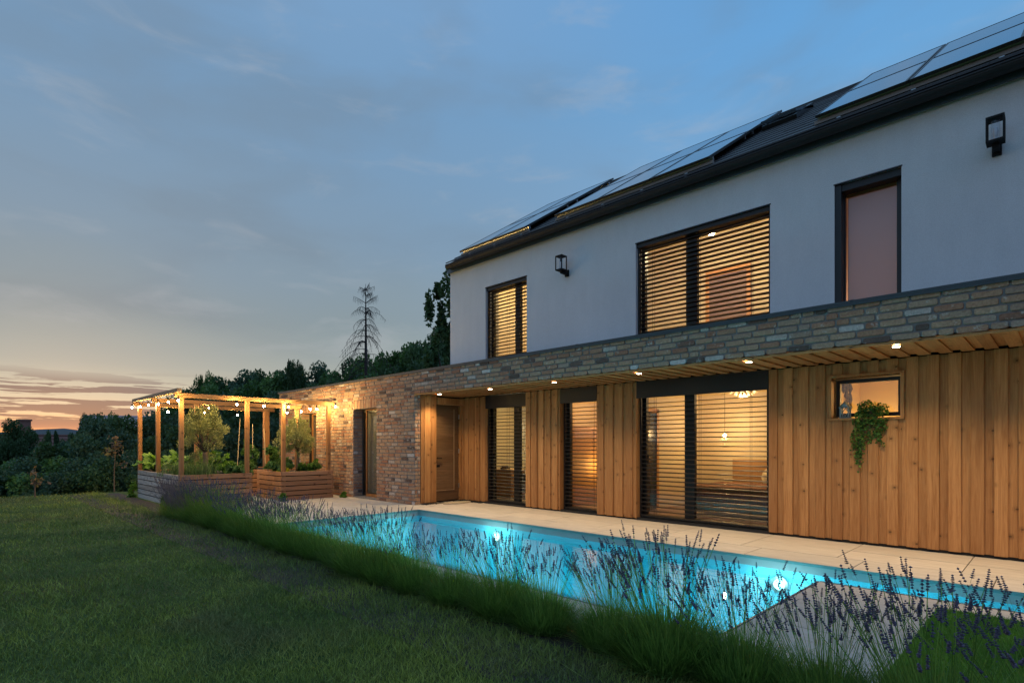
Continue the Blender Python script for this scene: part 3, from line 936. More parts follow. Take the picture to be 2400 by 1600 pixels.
# roof window, sash tilted open
ex, ey = -3.95, 10.55; ez = RZ0 + SLP * (ey - RY0)
mrot = Matrix.Translation((ex, ey, ez)) @ Matrix.Rotation(math.atan(SLP), 4, 'X')
mb = MB(); 
for bx_ in ((0, .06, 0, 1.1, 0, .09), (.54, .6, 0, 1.1, 0, .09), (.06, .54, 0, .06, 0, .09), (.06, .54, 1.04, 1.1, 0, .09)): mb.box(*bx_, M4=mrot)
rw = H(mb, 'roof_window', m_frame)
m2 = mrot @ Matrix.Translation((0, .55, .07)) @ Matrix.Rotation(radians(-7), 4, 'X')
mb = MB()
for bx_ in ((0, .05, -.55, .55, 0, .04), (.55, .6, -.55, .55, 0, .04), (.05, .55, -.55, -.5, 0, .04), (.05, .55, .5, .55, 0, .04)): mb.box(*bx_, M4=m2)
H(mb, 'roof_window_sash', m_zinc, rw)
mb = MB(); mb.box(.05, .55, -.5, .5, .015, .022, M4=m2); H(mb, 'roof_window_pane', m_glass, rw)

# ------------------------------------------------------------------ solar panels
PW, PL, gap = 1.075, 1.935, .02
def make_panel():
    root = empty('solar_panel', (0, 0, 0), 'x', 'solar panel', 'solar panels on the front roof slope')
    mb = MB(); mb.box(0, PW, 0, .03, 0, .04); mb.box(0, PW, PL - .03, PL, 0, .04); mb.box(0, .03, .03, PL - .03, 0, .04); mb.box(PW - .03, PW, .03, PL - .03, 0, .04)
    mb.build('panel_frame', m_frame, root)
    mb = MB(); mb.box(.03, PW - .03, .03, PL - .03, .02, .036); mb.build('cell_sheet', m_solar, root)
    for yy in (.10, PL - .3):
        mb = MB(); mb.box(-.005, PW + .005, yy, yy + .05, -.05, 0); mb.build('mounting_bar', m_steel, root)
    return root
arrays = [(-10.28, 2, 'left'), (-7.31, 3, 'middle'), (-2.49, 4, 'right')]
proto = make_panel(); used = False
rails = []
colname = {2: ['first', 'last'], 3: ['first', 'second', 'last'], 4: ['first', 'second', 'third', 'last']}
for (x0, n, nm) in arrays:
    for i in range(n):
        for k in range(2):
            p = proto if not used else copy_tree(proto); used = True
            s_ = k * (PL + gap)
            y = 8.60 + s_ * cos(ang); z = 5.955 + s_ * sin(ang)
            p.location = (x0 + i * (PW + gap), y, z); p.rotation_euler = (ang, 0, 0)
            p['label'] = '%s row solar panel, %s from the left in the %s panel group on the roof' % ('lower' if k == 0 else 'upper', colname[n][i], nm)
    rt = empty('mounting_rail', (x0, 8.66, 5.95), 'pale metal rail under the lower edge of the %s solar panel group' % nm, 'rail', 'rails under the solar panels')
    mb = MB(); mb.box(-.03, n * (PW + gap) + .01, -.01, .035, -.055, -.004, .5)
    o = mb.build('rail_bar', simple('rail_alu', (.22, .20, .18), .6, 0), rt); o.location = (0, 0, 0)
    for q in np.arange(.25, n * PW, .85):
        mb = MB(); mb.box(q, q + .05, -.005, .03, -.13, -.055); mb.build('rail_bracket', m_steel, rt).location = (0, 0, 0)

# ------------------------------------------------------------------ terrace, pool
PX0, PX1, PY0, PY1, PXN, PYN = -9.59, 5.5, 3.83, 6.9, -1.72, 6.06
WZ = -.12
mb = MB()
def tile_ok(a, b, c, d, pad=0.):
    out = []
    # subtract pool: main rect and strip
    rects = [(a, b, c, d)]
    for (ha, hb, hc, hd) in ((PX0 - pad, PXN + pad, PY0 - pad, PY1 + pad), (PXN, PX1, PYN - pad, PY1 + pad)):
        nr = []
        for (p, q, r, s_) in rects:
            if q <= ha or p >= hb or s_ <= hc or r >= hd: nr.append((p, q, r, s_)); continue
            if p < ha: nr.append((p, ha, r, s_)); p = ha
            if q > hb: nr.append((hb, q, r, s_)); q = hb
            if r < hc: nr.append((p, q, r, hc))
            if s_ > hd: nr.append((p, q, hd, s_))
        rects = nr
    return rects
TX = .585
gj = .0055
ys = [3.36, 3.83 + .0, 4.44, 5.25, 6.06, 6.9, 7.51, 8.11, 8.78]
for j in range(len(ys) - 1):
    k = 0; x = -17.25 + (.29 if j in (0, 2, 5) else 0) + .10
    while x < XE:
        for (p, q, r, s_) in tile_ok(x, min(x + 2 * TX, XE), ys[j], ys[j + 1]):
            if s_ > BY and q < -10.38: s_ = BY
            if j == 0: p = max(p, -13.42)
            if q < -17.0: continue
            if q - p > .02 and s_ - r > .02:
                rr = random.random(); zt = random.uniform(-.0008, .0008)
                mb.box(p + gj, q - gj, r + gj, s_ - gj, -.02, zt, rr)
        x += 2 * TX
tag(mb.build('terrace', m_tile), kind='structure')
mb = MB()
for (p, q, r, s_) in tile_ok(-13.42, XE, 3.345, 9.0, .03): mb.box(p, q, r, s_, -.35, -.0195)
mb.box(-17.05, -13.42, 3.5, 7.3, -.35, -.0195)
tag(mb.build('terrace_base', m_black), kind='structure')

pool = empty('swimming_pool', (-5, 5.4, 0), 'L shaped lit turquoise swimming pool sunk in the pale terrace', 'swimming pool')
poly = [(PX0, PY0), (PXN, PY0), (PXN, PYN), (PX1, PYN), (PX1, PY1), (PX0, PY1)]
def shell(z0, z1, inset=0.):
    mb = MB(); n = len(poly)
    for i in range(n):
        (xa, ya), (xb, yb_) = poly[i], poly[(i + 1) % n]
        mb.poly([(xa, ya, z1), (xb, yb_, z1), (xb, yb_, z0), (xa, ya, z0)])
    return mb
mb = shell(-1.05, WZ + .0); mb.poly([(PX0, PY0, -1.05), (PXN, PY0, -1.05), (PXN, PY1, -1.05), (PX0, PY1, -1.05)]); mb.poly([(PXN, PYN, -1.05), (PX1, PYN, -1.05), (PX1, PY1, -1.05), (PXN, PY1, -1.05)])
mb.build('pool_liner', m_liner, pool)
mb = shell(WZ, -.002)
mb.build('pool_wall_band', m_poolband, pool)
mb = MB()   # slim grey edge profile
e = .018
mb.box(PX0, PX1, PY1 - e, PY1 - .002, -.03, .004); mb.box(PX0 + .002, PX0 + e, PY0, PY1 - e, -.03, .004); mb.box(PX0 + e, PXN, PY0 + .002, PY0 + e, -.03, .004)
mb.box(PXN - e, PXN - .002, PY0 + e, PYN, -.03, .004); mb.box(PXN, PX1, PYN + .002, PYN + e, -.03, .004)
mb.build('pool_edge_profile', simple('pool_profile', (.14, .19, .19), .4), pool)
mb = MB(); mb.poly([(PX0, PY0, WZ), (PXN, PY0, WZ), (PXN, PY1, WZ), (PX0, PY1, WZ)]); mb.poly([(PXN, PYN, WZ), (PX1, PYN, WZ), (PX1, PY1, WZ), (PXN, PY1, WZ)])
tag(mb.build('water', m_water), kind='structure')
for k, (x, lab) in enumerate(((-7.2, 'underwater pool lamp glowing below the small left garden window'), (-2.38, 'underwater pool lamp glowing beside the corner of the paved notch'))):
    pl = empty('pool_lamp', (x, PY1 - .03, WZ - .17), lab, 'pool light', 'underwater pool lamps')
    mb = MB(); mb.lathe([(.0, -.02), (.05, -.02), (.062, -.01), (.065, .028)], (0, 0, 0), 20, axis='y'); mb.build('lamp_lens', m_poolamp, pl, smooth=True).location = (0, 0, 0)
    mb = MB(); mb.lathe([(.065, -.012), (.10, -.01), (.105, .028)], (0, 0, 0), 24, axis='y'); mb.build('lamp_ring', m_steel, pl).location = (0, 0, 0)
    for (dx, e_) in ((-.26, 3.2), (0, 5.5), (.26, 3.2)):  # outer two points added to widen the lamp's halo, no fixtures there
        L = bpy.data.lights.new('pool_halo_light', 'POINT'); L.energy = e_; L.color = (.84, .99, 1.); L.shadow_soft_size = .10
        lo = bpy.data.objects.new('pool_halo_light', L); COL.objects.link(lo); lo.parent = pl; lo.location = (dx, -.17, .05)
    L = bpy.data.lights.new('pool_wash_fill', 'AREA'); L.energy = 100; L.color = (.64, .97, .93); L.shape = 'RECTANGLE'; L.size = 3.9; L.size_y = .5  # added wide fill evening out the water's glow, no fixture this size
    lo = bpy.data.objects.new('pool_wash_fill', L); COL.objects.link(lo); lo.parent = pl; lo.location = (0 if k == 0 else -.2, -.04, -.35); lo.rotation_euler = (radians(84), 0, pi)

# artificial turf mat on the terrace, lower right
tx0, tx1, ty0, ty1 = -.74, 4.5, 3.55, 5.74
nb = 60000
px = RNG.uniform(tx0, min(tx1, 1.2), nb); py = RNG.uniform(ty0, ty1, nb)
def blades(px, py, pz, hh, ww, lean, taper=True):
    n = len(px); az = RNG.uniform(0, 2 * pi, n); la = RNG.uniform(0, 2 * pi, n); le = np.abs(RNG.normal(0, lean, n))
    bx = np.cos(az) * ww / 2; by = np.sin(az) * ww / 2
    tx = px + np.cos(la) * le * hh; ty = py + np.sin(la) * le * hh
    V = np.zeros((n, 3, 3)); V[:, 0] = np.stack([px - bx, py - by, pz], 1); V[:, 1] = np.stack([px + bx, py + by, pz], 1); V[:, 2] = np.stack([tx, ty, pz + hh], 1)
    return V.reshape(-1, 3), np.arange(n * 3).reshape(n, 3)
V, F = blades(px, py, np.full(nb, .004), RNG.uniform(.018, .036, nb), np.full(nb, .0055), .6)
tf = empty('turf_mat', (1.9, 4.6, 0), 'bright green artificial turf mat on the paving at lower right', 'turf mat')
mb = MB(); mb.box(tx0, tx1, ty0, ty1, .002, .008); mb.build('turf_backing', simple('turf_back', (.05, .13, .015), .9, noise=.3, nscale=80, bmp=1.), tf, loc=(0, 0, 0)).location = -tf.location
o = npmesh('turf_pile', V, F, m_turf, RNG.random(nb), tf); o.location = -tf.location

# ------------------------------------------------------------------ lawn grass
n = 420000
dmin, dmax = 2.7, 21.
d = dmin * (dmax / dmin) ** RNG.random(n)
aa = RNG.uniform(radians(-50), radians(50), n)
fx, fy = -sin(YAW), cos(YAW)
px = d * (-np.sin(YAW + aa) * -1 * -1); py = d * np.cos(YAW + aa)
keep = (py < 2.92 + .08 * np.sin(px * 3)) & (px > -19.45) & ~((px > -17.2) & (px < -13.4) & (py > 3.3))
px, py, d = px[keep], py[keep], d[keep]; n = len(px)
clump = np.sin(px * 2.1 + np.sin(py * 1.7) * 2) * np.sin(py * 2.7 + np.cos(px * 1.3) * 2)
hh = (RNG.uniform(.014, .036, n) + .035 * RNG.random(n) ** 8) * (1 + .35 * clump) * np.clip(.85 + d * .02, .85, 1.3)
V, F = blades(px, py, th(px, py) - .003, hh, .0024 + d * .00058, .8)
tag(npmesh('lawn_grass', V, F, m_grass, RNG.random(n)), 'short mown lawn in dusk shade', 'grass', kind='stuff')
# rough tufts along planting bed and planter foot
n = 7000
px = RNG.uniform(-19.3, .8, n); py = 2.72 + RNG.normal(0, .13, n)
V, F = blades(px, py, np.zeros(n), RNG.uniform(.03, .10, n), np.full(n, .005), .9)
tag(npmesh('edge_grass', V, F, m_grass, RNG.random(n)), 'longer unmown grass along the foot of the lavender row', 'grass', kind='stuff')

# ------------------------------------------------------------------ foliage helpers
def quads(C, size, aspect=1.6, up=.0, sizevar=.35, N=None, droop=None):
    """leaf quads at centres C, random orientation"""
    n = len(C); a = RNG.normal(size=(n, 3)); a[:, 2] += up
    a /= np.linalg.norm(a, axis=1, keepdims=True)
    if droop is not None: a = droop / np.linalg.norm(droop, axis=1, keepdims=True)
    b = RNG.normal(size=(n, 3)); b -= (b * a).sum(1, keepdims=True) * a; b /= np.linalg.norm(b, axis=1, keepdims=True)
    s_ = size * (1 + sizevar * RNG.normal(size=(n, 1))).clip(.4, 1.8)
    A = a * s_ * .5 * aspect; B = b * s_ * .5
    V = np.stack([C - A, C + B * .9 - A * .1, C + A, C - B * .9 - A * .1], 1).reshape(-1, 3)
    return V, np.arange(n * 4).reshape(n, 4)


def crown_pts(n, R, clumps=40, spread=.28, hollow=.45):
    """points in clumps through an ellipsoid crown of radii R centred at 0"""
    K = RNG.normal(size=(clumps, 3)); K /= np.linalg.norm(K, axis=1, keepdims=True)
    K *= (hollow + (1 - hollow) * RNG.random((clumps, 1)) ** .6) * np.array([1, 1, 1.])
    cs = RNG.uniform(.6, 1.3, clumps)
    idx = RNG.integers(0, clumps, n)
    P = RNG.normal(size=(n, 3)); P /= np.linalg.norm(P, axis=1, keepdims=True); P *= RNG.random((n, 1)) ** .45
    P = K[idx] + P * spread * cs[idx][:, None]
    return P * np.array(R), (idx * .6180339) % 1.0


def trunk_mb(h, r, limbs=6, R=(1, 1, 1), c=(0, 0, 0), lean=.05):
    mb = MB()
    pts = [Vector((random.uniform(-lean, lean) * i * h / 4, random.uniform(-lean, lean) * i * h / 4, h * i / 4 - .15 * (i == 0))) for i in range(5)]
    mb.tube(pts, [r * (1.25 - .2 * i) for i in range(5)], 8)
    for k in range(limbs):
        a = 2 * pi * k / limbs + random.uniform(-.4, .4); s0 = pts[2 + k % 3]
        e_ = Vector((c[0] + R[0] * .75 * cos(a), c[1] + R[1] * .75 * sin(a), c[2] + R[2] * random.uniform(-.3, .5)))
        m_ = (s0 + e_) / 2 + Vector((0, 0, .1 * R[2]))
        mb.tube([s0, m_, e_], [r * .5, r * .3, r * .1], 5)
    return mb


def tree_meshes(h, R, nleaf, size, mat, clumps=40, spread=.28, cz=None, r=.12):
    P, cr = crown_pts(nleaf, R, clumps, spread)
    cz = cz if cz is not None else h - R[2]
    P[:, 2] += cz
    V, F = quads(P, size, up=.2)
    rn = (cr * .6 + RNG.random(nleaf) * .4)
    return V, F, rn, trunk_mb(max(.3, cz), r, 6, R, (0, 0, cz))


def make_tree(name, loc, h, R, nleaf, size, mat, label, cat='tree', group=None, clumps=40, spread=.28, cz=None, r=.12, bark=None, partname='crown'):
    V, F, rn, tm = tree_meshes(h, R, nleaf, size, mat, clumps, spread, cz, r)
    root = empty(name, loc, label, cat, group)
    npmesh(partname, V, F, mat, rn, root)
    o = tm.build('trunk', bark or m_bark, None, smooth=True); o.parent = root
    return root


def ray(u, depth):
    """world xy of a point at a depth along the view axis, u in photo pixels"""
    r_ = (u - 1200) / 1304
    return ((-sin(YAW) + cos(YAW) * r_) * depth, (cos(YAW) + sin(YAW) * r_) * depth)


# background trees ----------------------------------------------------
protos = []
specs = [((2.2, 2.2, 2.2), m_leafA, 46, .25), ((2.0, 2.0, 2.5), m_leafB, 40, .24), ((2.3, 2.3, 2.0), m_leafC, 50, .22), ((1.8, 1.8, 2.8), m_leafA, 38, .22)]
MESH = []
for (R, m_, cl, sp) in specs:
    V, F, rn, tm = tree_meshes(5.2, R, 26000, .085, m_, cl, sp, r=.14)
    a = npmesh('crown', V, F, m_, rn); b = tm.build('trunk', m_bark, None, smooth=True)
    MESH.append((a.data, b.data, R)); bpy.data.objects.remove(a); bpy.data.objects.remove(b)


def place_tree(u, depth, vtop, width, kind, label, group, name='tree', base=None):
    x, y = ray(u, depth); zb = float(th(x, y)) if base is None else base
    ztop = 1.35 + (1042.5 - vtop) / 1304 * depth
    me_c, me_t, R = MESH[kind]
    sz = (ztop - zb) / 5.35; sx = width / (2 * R[0])
    o = empty(name, (x, y, zb), label, 'tree', group, rz=random.uniform(0, 6.28))
    for nm, me in (('crown', me_c), ('trunk', me_t)):
        c = bpy.data.objects.new(nm, me); COL.objects.link(c); c.parent = o; c.scale = (sx, sx, sz)
    return o


G1 = 'trees of the dark hillside wood behind the brick wing'
wood_ = [(450, 44, 925, 6, 0), (480, 40, 900, 6, 1), (520, 42, 888, 6.5, 0), (560, 40, 880, 6, 2), (600, 42, 872, 6, 0), (640, 38, 878, 6, 1), (665, 40, 868, 5, 0), (705, 38, 866, 5, 0),
         (745, 38, 858, 5.5, 2), (790, 36, 862, 5.5, 1), (825, 37, 846, 5, 0), (870, 35, 848, 5, 1), (905, 36, 830, 5, 1), (940, 34, 812, 5, 1), (975, 33, 808, 4.6, 0), (1005, 33, 795, 4.6, 1), (1035, 32, 786, 4.6, 0), (1060, 34, 780, 5, 0),
         (500, 30, 950, 4.5, 2), (560, 30, 940, 4.5, 0), (620, 30, 930, 4.5, 2), (680, 29, 920, 4.5, 0), (740, 29, 905, 4.5, 0), (800, 28, 895, 4.5, 0), (860, 28, 885, 4.5, 2), (920, 27, 872, 4.5, 1), (980, 27, 850, 4.5, 0), (1030, 26, 838, 4.2, 2)]
kindl = ['rounded dark crowned tree in the wood behind the brick wing', 'lighter mid green tree in the wood behind the brick wing', 'blue green bushy tree in the wood behind the brick wing', 'narrow dark tree in the wood behind the brick wing']
ORD = ['first', 'second', 'third', 'fourth', 'fifth', 'sixth', 'seventh', 'eighth', 'ninth', 'tenth', 'eleventh', 'twelfth', 'thirteenth', 'fourteenth', 'fifteenth', 'sixteenth', 'seventeenth', 'eighteenth', 'nineteenth', 'twentieth']
kindl = ['rounded dark tree', 'lighter green tree', 'blue green bushy tree', 'narrow dark tree']
for rank, sel in (('skyline', lambda d: d > 31), ('front', lambda d: d <= 31)):
    for q, (u, dp, vt, w_, kd) in enumerate([t for t in wood_ if sel(t[1])]):
        place_tree(u, dp, vt, w_, kd, '%s, %s from left in the %s row of the hillside wood' % (kindl[kd], ORD[q], rank), G1)
G2 = 'big shrubs of the dark hedge beyond the lawn'
hedge = [(-60, 21, 1066, 3, 2), (15, 20, 1076, 3.4, 1), (75, 19, 1082, 3.4, 2), (130, 20, 1066, 3., 1), (150, 25, 1034, 1.6, 0), (190, 23, 1016, 2.4, 2), (210, 22, 996, 3.8, 0), (250, 21, 986, 3.8, 2), (290, 22, 980, 3.6, 0), (335, 23, 976, 4, 2), (385, 23, 1000, 4, 0), (430, 24, 980, 4, 2),
         (480, 24, 968, 4, 0), (530, 24, 985, 4.2, 2), (575, 25, 1010, 4, 0), (620, 25, 990, 4, 2), (40, 17.6, 1105, 2.6, 1), (110, 17.8, 1118, 2.4, 2), (190, 18.2, 1085, 3., 2), (255, 18.5, 1075, 3, 0), (325, 19, 1065, 3, 2), (400, 20, 1060, 3, 0), (-10, 17.3, 1100, 2.6, 2)]
hl_ = ['dark rounded shrub', 'brighter green shrub', 'blue green leafy shrub']
for rank, sel in (('tall back', lambda d: d[1] > 19.5 and d[0] < 340), ('pergola side', lambda d: d[0] >= 340), ('low front', lambda d: d[1] <= 19.5 and d[0] < 340)):
    for q, (u, dp, vt, w_, kd) in enumerate(sorted([t for t in hedge if sel(t)])):
        place_tree(u, dp, vt, w_, kd, '%s, %s from left in the %s part of the hedge' % (hl_[kd], ORD[q], rank), G2, 'hedge_shrub', base=float(-3.0))
# spiky trees showing above the hedge
place_tree(22, 34, 985, 2.8, 0, 'black silhouetted conifer against the sunset at the left edge of the picture', None, 'conifer_tree')
place_tree(122, 30, 1000, 1.0, 3, 'thin ragged treetop poking above the hedge beside the glowing horizon', None)
place_tree(265, 30, 962, 2.2, 1, 'ragged dark treetop in front of the pale tiled roof', None)
place_tree(200, 27, 975, 1.6, 0, 'small dark treetop above the hedge left of the pale tiled roof', None)
place_tree(692, 36, 832, 1.8, 3, 'spiky pine tip sticking out of the wood behind the brick wing', None, 'pine_tree')
place_tree(476, 40, 868, 2.0, 1, 'thin topped tree at the left shoulder of the hillside wood', None)

# tall tree beside the gable
x, y = ray(1052, 21)
make_tree('tall_tree', (x, y, .3), 7.3, (1.15, 1.15, 3.3), 14000, .10, m_leafA, 'tall loose crowned tree at the left end of the white gable', clumps=90, spread=.15, cz=4.0)

# dead conifer --------------------------------------------------------
x, y = ray(857, 27); dead = empty('dead_conifer', (x, y, 0), 'tall bare dead conifer with drooping branches above the wood', 'dead tree')
Ht = 1.35 + 377 / 1304 * 27
mb = MB(); mb.tube([(0, 0, -.1), (.03, 0, Ht * .4), (-.02, .02, Ht * .8), (0, 0, Ht)], [.14, .10, .045, .008], 7); mb.build('trunk', m_barkd, dead, smooth=True).location = (0, 0, 0)
mb = MB(); z = 3.2
while z < Ht - .3:
    t_ = (z - 3.2) / (Ht - 3.2)
    L0 = 2.0 * (1 - t_) ** .8 + .3
    for k in range(random.choice([3, 4, 5])):
        a = random.uniform(0, 6.28); L = L0 * random.uniform(.55, 1.15); 
        dr = Vector((cos(a), sin(a), 0)); up_ = .35 if t_ > .75 else .12
        pts = [Vector((0, 0, z)) + dr * (L * q) + Vector((0, 0, L * (up_ * 2.2 * q - (.95 if t_ < .8 else .2) * q * q))) for q in (0, .25, .5, .75, 1)]
        mb.tube(pts, [.020, .015, .011, .008, .004], 4, cap=False)
        for q in np.arange(.2, 1., .09):
            i = min(3, int(q * 4)); p = pts[i].lerp(pts[i + 1], q * 4 - i)
            for s_ in (1, -1):
                if random.random() < .25: continue
                e_ = p + Vector((dr.y * s_, -dr.x * s_, 0)) * random.uniform(.05, .16) + Vector((0, 0, -random.uniform(.10, .34)))
                mb.tube([p, p.lerp(e_, .5) + dr * .03, e_], [.006, .005, .0035], 3, cap=False)
    z += random.uniform(.22, .38)
mb.build('branches', m_barkd, dead).location = (0, 0, 0)

# young russet tree at lawn edge ----------------------------------------
def sapling(loc, h, label, spread=.5, mat=m_autumn, nl=160, name='young_tree'):
    root = empty(name, loc, label, 'tree')
    mb = MB(); pts = [Vector((0, 0, -.05)), Vector((-.03, 0, h * .35)), Vector((.02, .02, h * .7)), Vector((0, 0, h))]
    mb.tube(pts, [.022, .017, .011, .004], 6); tips = []
    for k in range(9):
        q = random.uniform(.38, .9); i = min(2, int(q * 3)); p = pts[i].lerp(pts[i + 1], q * 3 - i); a = random.uniform(0, 6.28)
        e_ = p + Vector((cos(a), sin(a), .45)) * spread * random.uniform(.5, 1.1) * (1.1 - q * .6)
        mb.tube([p, e_], [.007, .003], 4); tips += [p.lerp(e_, t) for t in (.4, .6, .8, 1)]
    tips += [pts[3], pts[2].lerp(pts[3], .6)]
    mb.build('trunk', m_bark, root).location = (0, 0, 0)
    T = np.array([tuple(t) for t in tips]); C = T[RNG.integers(0, len(T), nl)] + RNG.normal(size=(nl, 3)) * .06
    V, F = quads(C, .06); npmesh('leaves', V, F, mat, RNG.random(nl), root)
    return root
x, y = ray(268, 16.2); sapling((x, y, 0), 1.55, 'slim young russet leaved tree standing at the far edge of the lawn')
x, y = ray(82, 14.4); sapling((x, y, 0), .75, 'small pale weedy sapling at the left part of the lawn edge', .2, m_autumn, 60, 'sapling')

# houses beyond the hedge -------------------------------------------------
m_rooftR = simple('old_red_roof', (.16, .075, .06), .85, noise=.3, nscale=3); m_rooftG = simple('pale_roof', (.44, .36, .36), .8, noise=.2, nscale=3); m_flat = simple('bluish_flat_roof', (.07, .12, .16), .7)
m_brk = simple('old_brick', (.20, .11, .09), .9, noise=.3, nscale=8); m_wallf = simple('far_wall', (.22, .19, .18), .9)
def far_house(u, depth, vridge, w, dlen, rot, mat, label, drop=2.2, chim=None, flat=False):
    x, y = ray(u, depth); z = 1.35 + (1042.5 - vridge) / 1304 * depth
    root = empty('neighbour_house', (x, y, z - drop - 3), label, 'house', rz=rot)
    hw, hl2 = w / 2, dlen / 2; zt = drop + 3; zw = 3
    mb = MB(); mb.box(-hl2, hl2, -hw, hw, -4, zw if not flat else zt - .1)
    if not flat:
        for s_ in (-1, 1): mb.poly([(s_ * hl2, -hw, zw), (s_ * hl2, hw, zw), (s_ * hl2, 0, zt - .12)])
    mb.build('wall', m_wallf, root).location = (0, 0, 0)
    mb = MB(); o_ = .35
    if flat: mb.box(-hl2 - .2, hl2 + .2, -hw - .2, hw + .2, zt - .1, zt + .06)
    else:
        n_ = 10
        for s_ in (-1, 1):
            for i in range(n_):
                a, b = i / n_, (i + 1) / n_
                ya, yb2 = s_ * (hw + o_) * (1 - a), s_ * (hw + o_) * (1 - b); za, zb = zw - .3 + (zt - zw + .3) * a, zw - .3 + (zt - zw + .3) * b
                mb.poly([(-hl2 - o_, ya, za + .05), (hl2 + o_, ya, za + .05), (hl2 + o_, yb2, zb), (-hl2 - o_, yb2, zb)]); mb.poly([(-hl2 - o_, ya, za), (hl2 + o_, ya, za), (hl2 + o_, ya, za + .05), (-hl2 - o_, ya, za + .05)])
        mb.tube([(-hl2 - o_, 0, zt), (hl2 + o_, 0, zt)], .09, 6)
    rf = mb.build('roof', mat, root); rf.location = (0, 0, 0)
    if chim:
        mb = MB(); cx = chim; mb.box(cx - .3, cx + .3, -.3, .3, zt - 1.2, zt + 1.0); mb.box(cx - .36, cx + .36, -.36, .36, zt + 1.0, zt + 1.12)
        c = mb.build('chimney', m_brk, rf); c.location = (0, 0, 0)
    return root
far_house(100, 40, 1020, 6, 7, YAW + .9, m_rooftR, 'distant low house with dark red roof and brick chimney at left', 2.6, chim=-1.0)
far_house(20, 36, 1050, 3, 3, YAW, m_flat, 'distant low building with bluish flat roof at the left edge', flat=True)
far_house(300, 50, 976, 6, 6, YAW + .35, m_rooftG, 'distant house with pale tiled gable roof behind the pergola', 3.2)
far_house(560, 38, 1022, 7, 9, YAW + 1.2, simple('blue_slate_roof', (.09, .12, .18), .6, noise=.3, nscale=6), 'dark blue roofed shed seen through the pergola between the olive tree and post', 2.6)

# ------------------------------------------------------------------ pergola
perg = empty('pergola', (-15.4, 5.2, 0), 'open timber pergola over the raised beds hung with string lights', 'pergola')
def PG(mb, name, mat, **kw):
    o = mb.build(name, mat, None, **kw); o.parent = perg; o.location = Vector(o.location) - perg.location; return o
PT = 2.37
posts = [(-13.52, 3.50), (-13.52, 4.86), (-13.52, 5.71), (-13.52, 6.88), (-15.43, 3.50), (-15.43, 4.33), (-15.43, 6.90), (-17.25, 3.50), (-17.3, 5.12), (-17.3, 6.78)]
for (x, y) in posts:
    hw = .043 if (x, y) != (-17.3, 6.78) else .075
    mb = MB(); mb.box(x - hw, x + hw, y - hw, y + hw, .02, PT); PG(mb, 'post', m_post, bev=.004)
for x in (-13.50, -15.43, -17.3):
    mb = MB(); mb.box(x - .04, x + .04, 3.36, 7.02, PT + .001, PT + .10); PG(mb, 'beam', m_beamy, bev=.004)
for y in (3.40, 6.93):
    mb = MB(); mb.box(-17.42, -13.27, y - .045, y + .045, PT + .101, PT + .185); PG(mb, 'top_beam', m_beamx, bev=.004)

# raised planters --------------------------------------------------------
def planter(name, x0, x1, y0, y1, h, label, notch=False):
    root = empty(name, (x0, y0, 0), label, 'planter', 'timber raised beds under the pergola')
    def A(mb, nm, mat):
        o = mb.build(nm, mat, None, bev=.004); o.parent = root; o.location = -root.location; return o
    nb = 6; bh = (h + .02) / nb
    MX, MY = [MB(), MB()], [MB(), MB()]
    for i in range(nb):
        z1 = h - i * bh; z0 = z1 - bh + .021
        for mx, yy in zip(MX, (y0, y1 - .028)):
            L = [x0 + .0, (x0 + x1) / 2 + .35, x1]
            if notch and i == nb - 2 and yy == y0: 
                mx.box(L[0], L[1] - .004, yy, yy + .028, z0, z1); mx.box(L[1], L[2], yy, yy + .028, z0, z1)
            elif notch and i == nb - 1 and yy == y0:
                mx.box(L[0], L[1] - .004, yy, yy + .028, z0 - .06, z1); mx.box(L[1] + .62, L[2], yy, yy + .028, z0 - .06, z1)
            else:
                mx.box(L[0], L[1] - .003, yy, yy + .028, z0, z1); mx.box(L[1], L[2], yy, yy + .028, z0, z1)
        for my, xx in zip(MY, (x0 + .002, x1 - .028)):
            my.box(xx, xx + .030, y0 + .03, y1 - .03, z0, z1)
            if xx > x0 + .1: my.box(xx + .001, xx + .030, y0 + .001, y0 + .03, z0, z1); my.box(xx + .001, xx + .030, y1 - .03, y1 - .001, z0, z1)
    for k_ in (0, 1): A(MX[k_], 'side_boards', m_plantx if y0 < 4 else m_planty); A(MY[k_], 'end_boards', m_planty)
    mb = MB(); mb.box(x0 + .05, x1 - .05, y0 + .05, y1 - .05, 0.1, h - .06); A(mb, 'soil', m_soil)
    mb = MB(); mb.box(x0 + .048, x1 - .048, y0 + .048, y1 - .048, 0.0, h - .03); A(mb, 'inner_lining', m_black)
    for i_ in (0, ):
        pass
    return root
planter('raised_planter', -17.1, -13.44, 3.42, 4.95, .70, 'long weathered timber raised bed at the front left of the pergola', notch=True)
planter('raised_planter', -14.95, -13.44, 5.62, 6.98, .70, 'short reddish timber raised bed nearest the brick wall')
planter('raised_planter', -17.2, -15.3, 5.62, 6.98, .70, 'low timber raised bed at the back of the pergola between the other two')

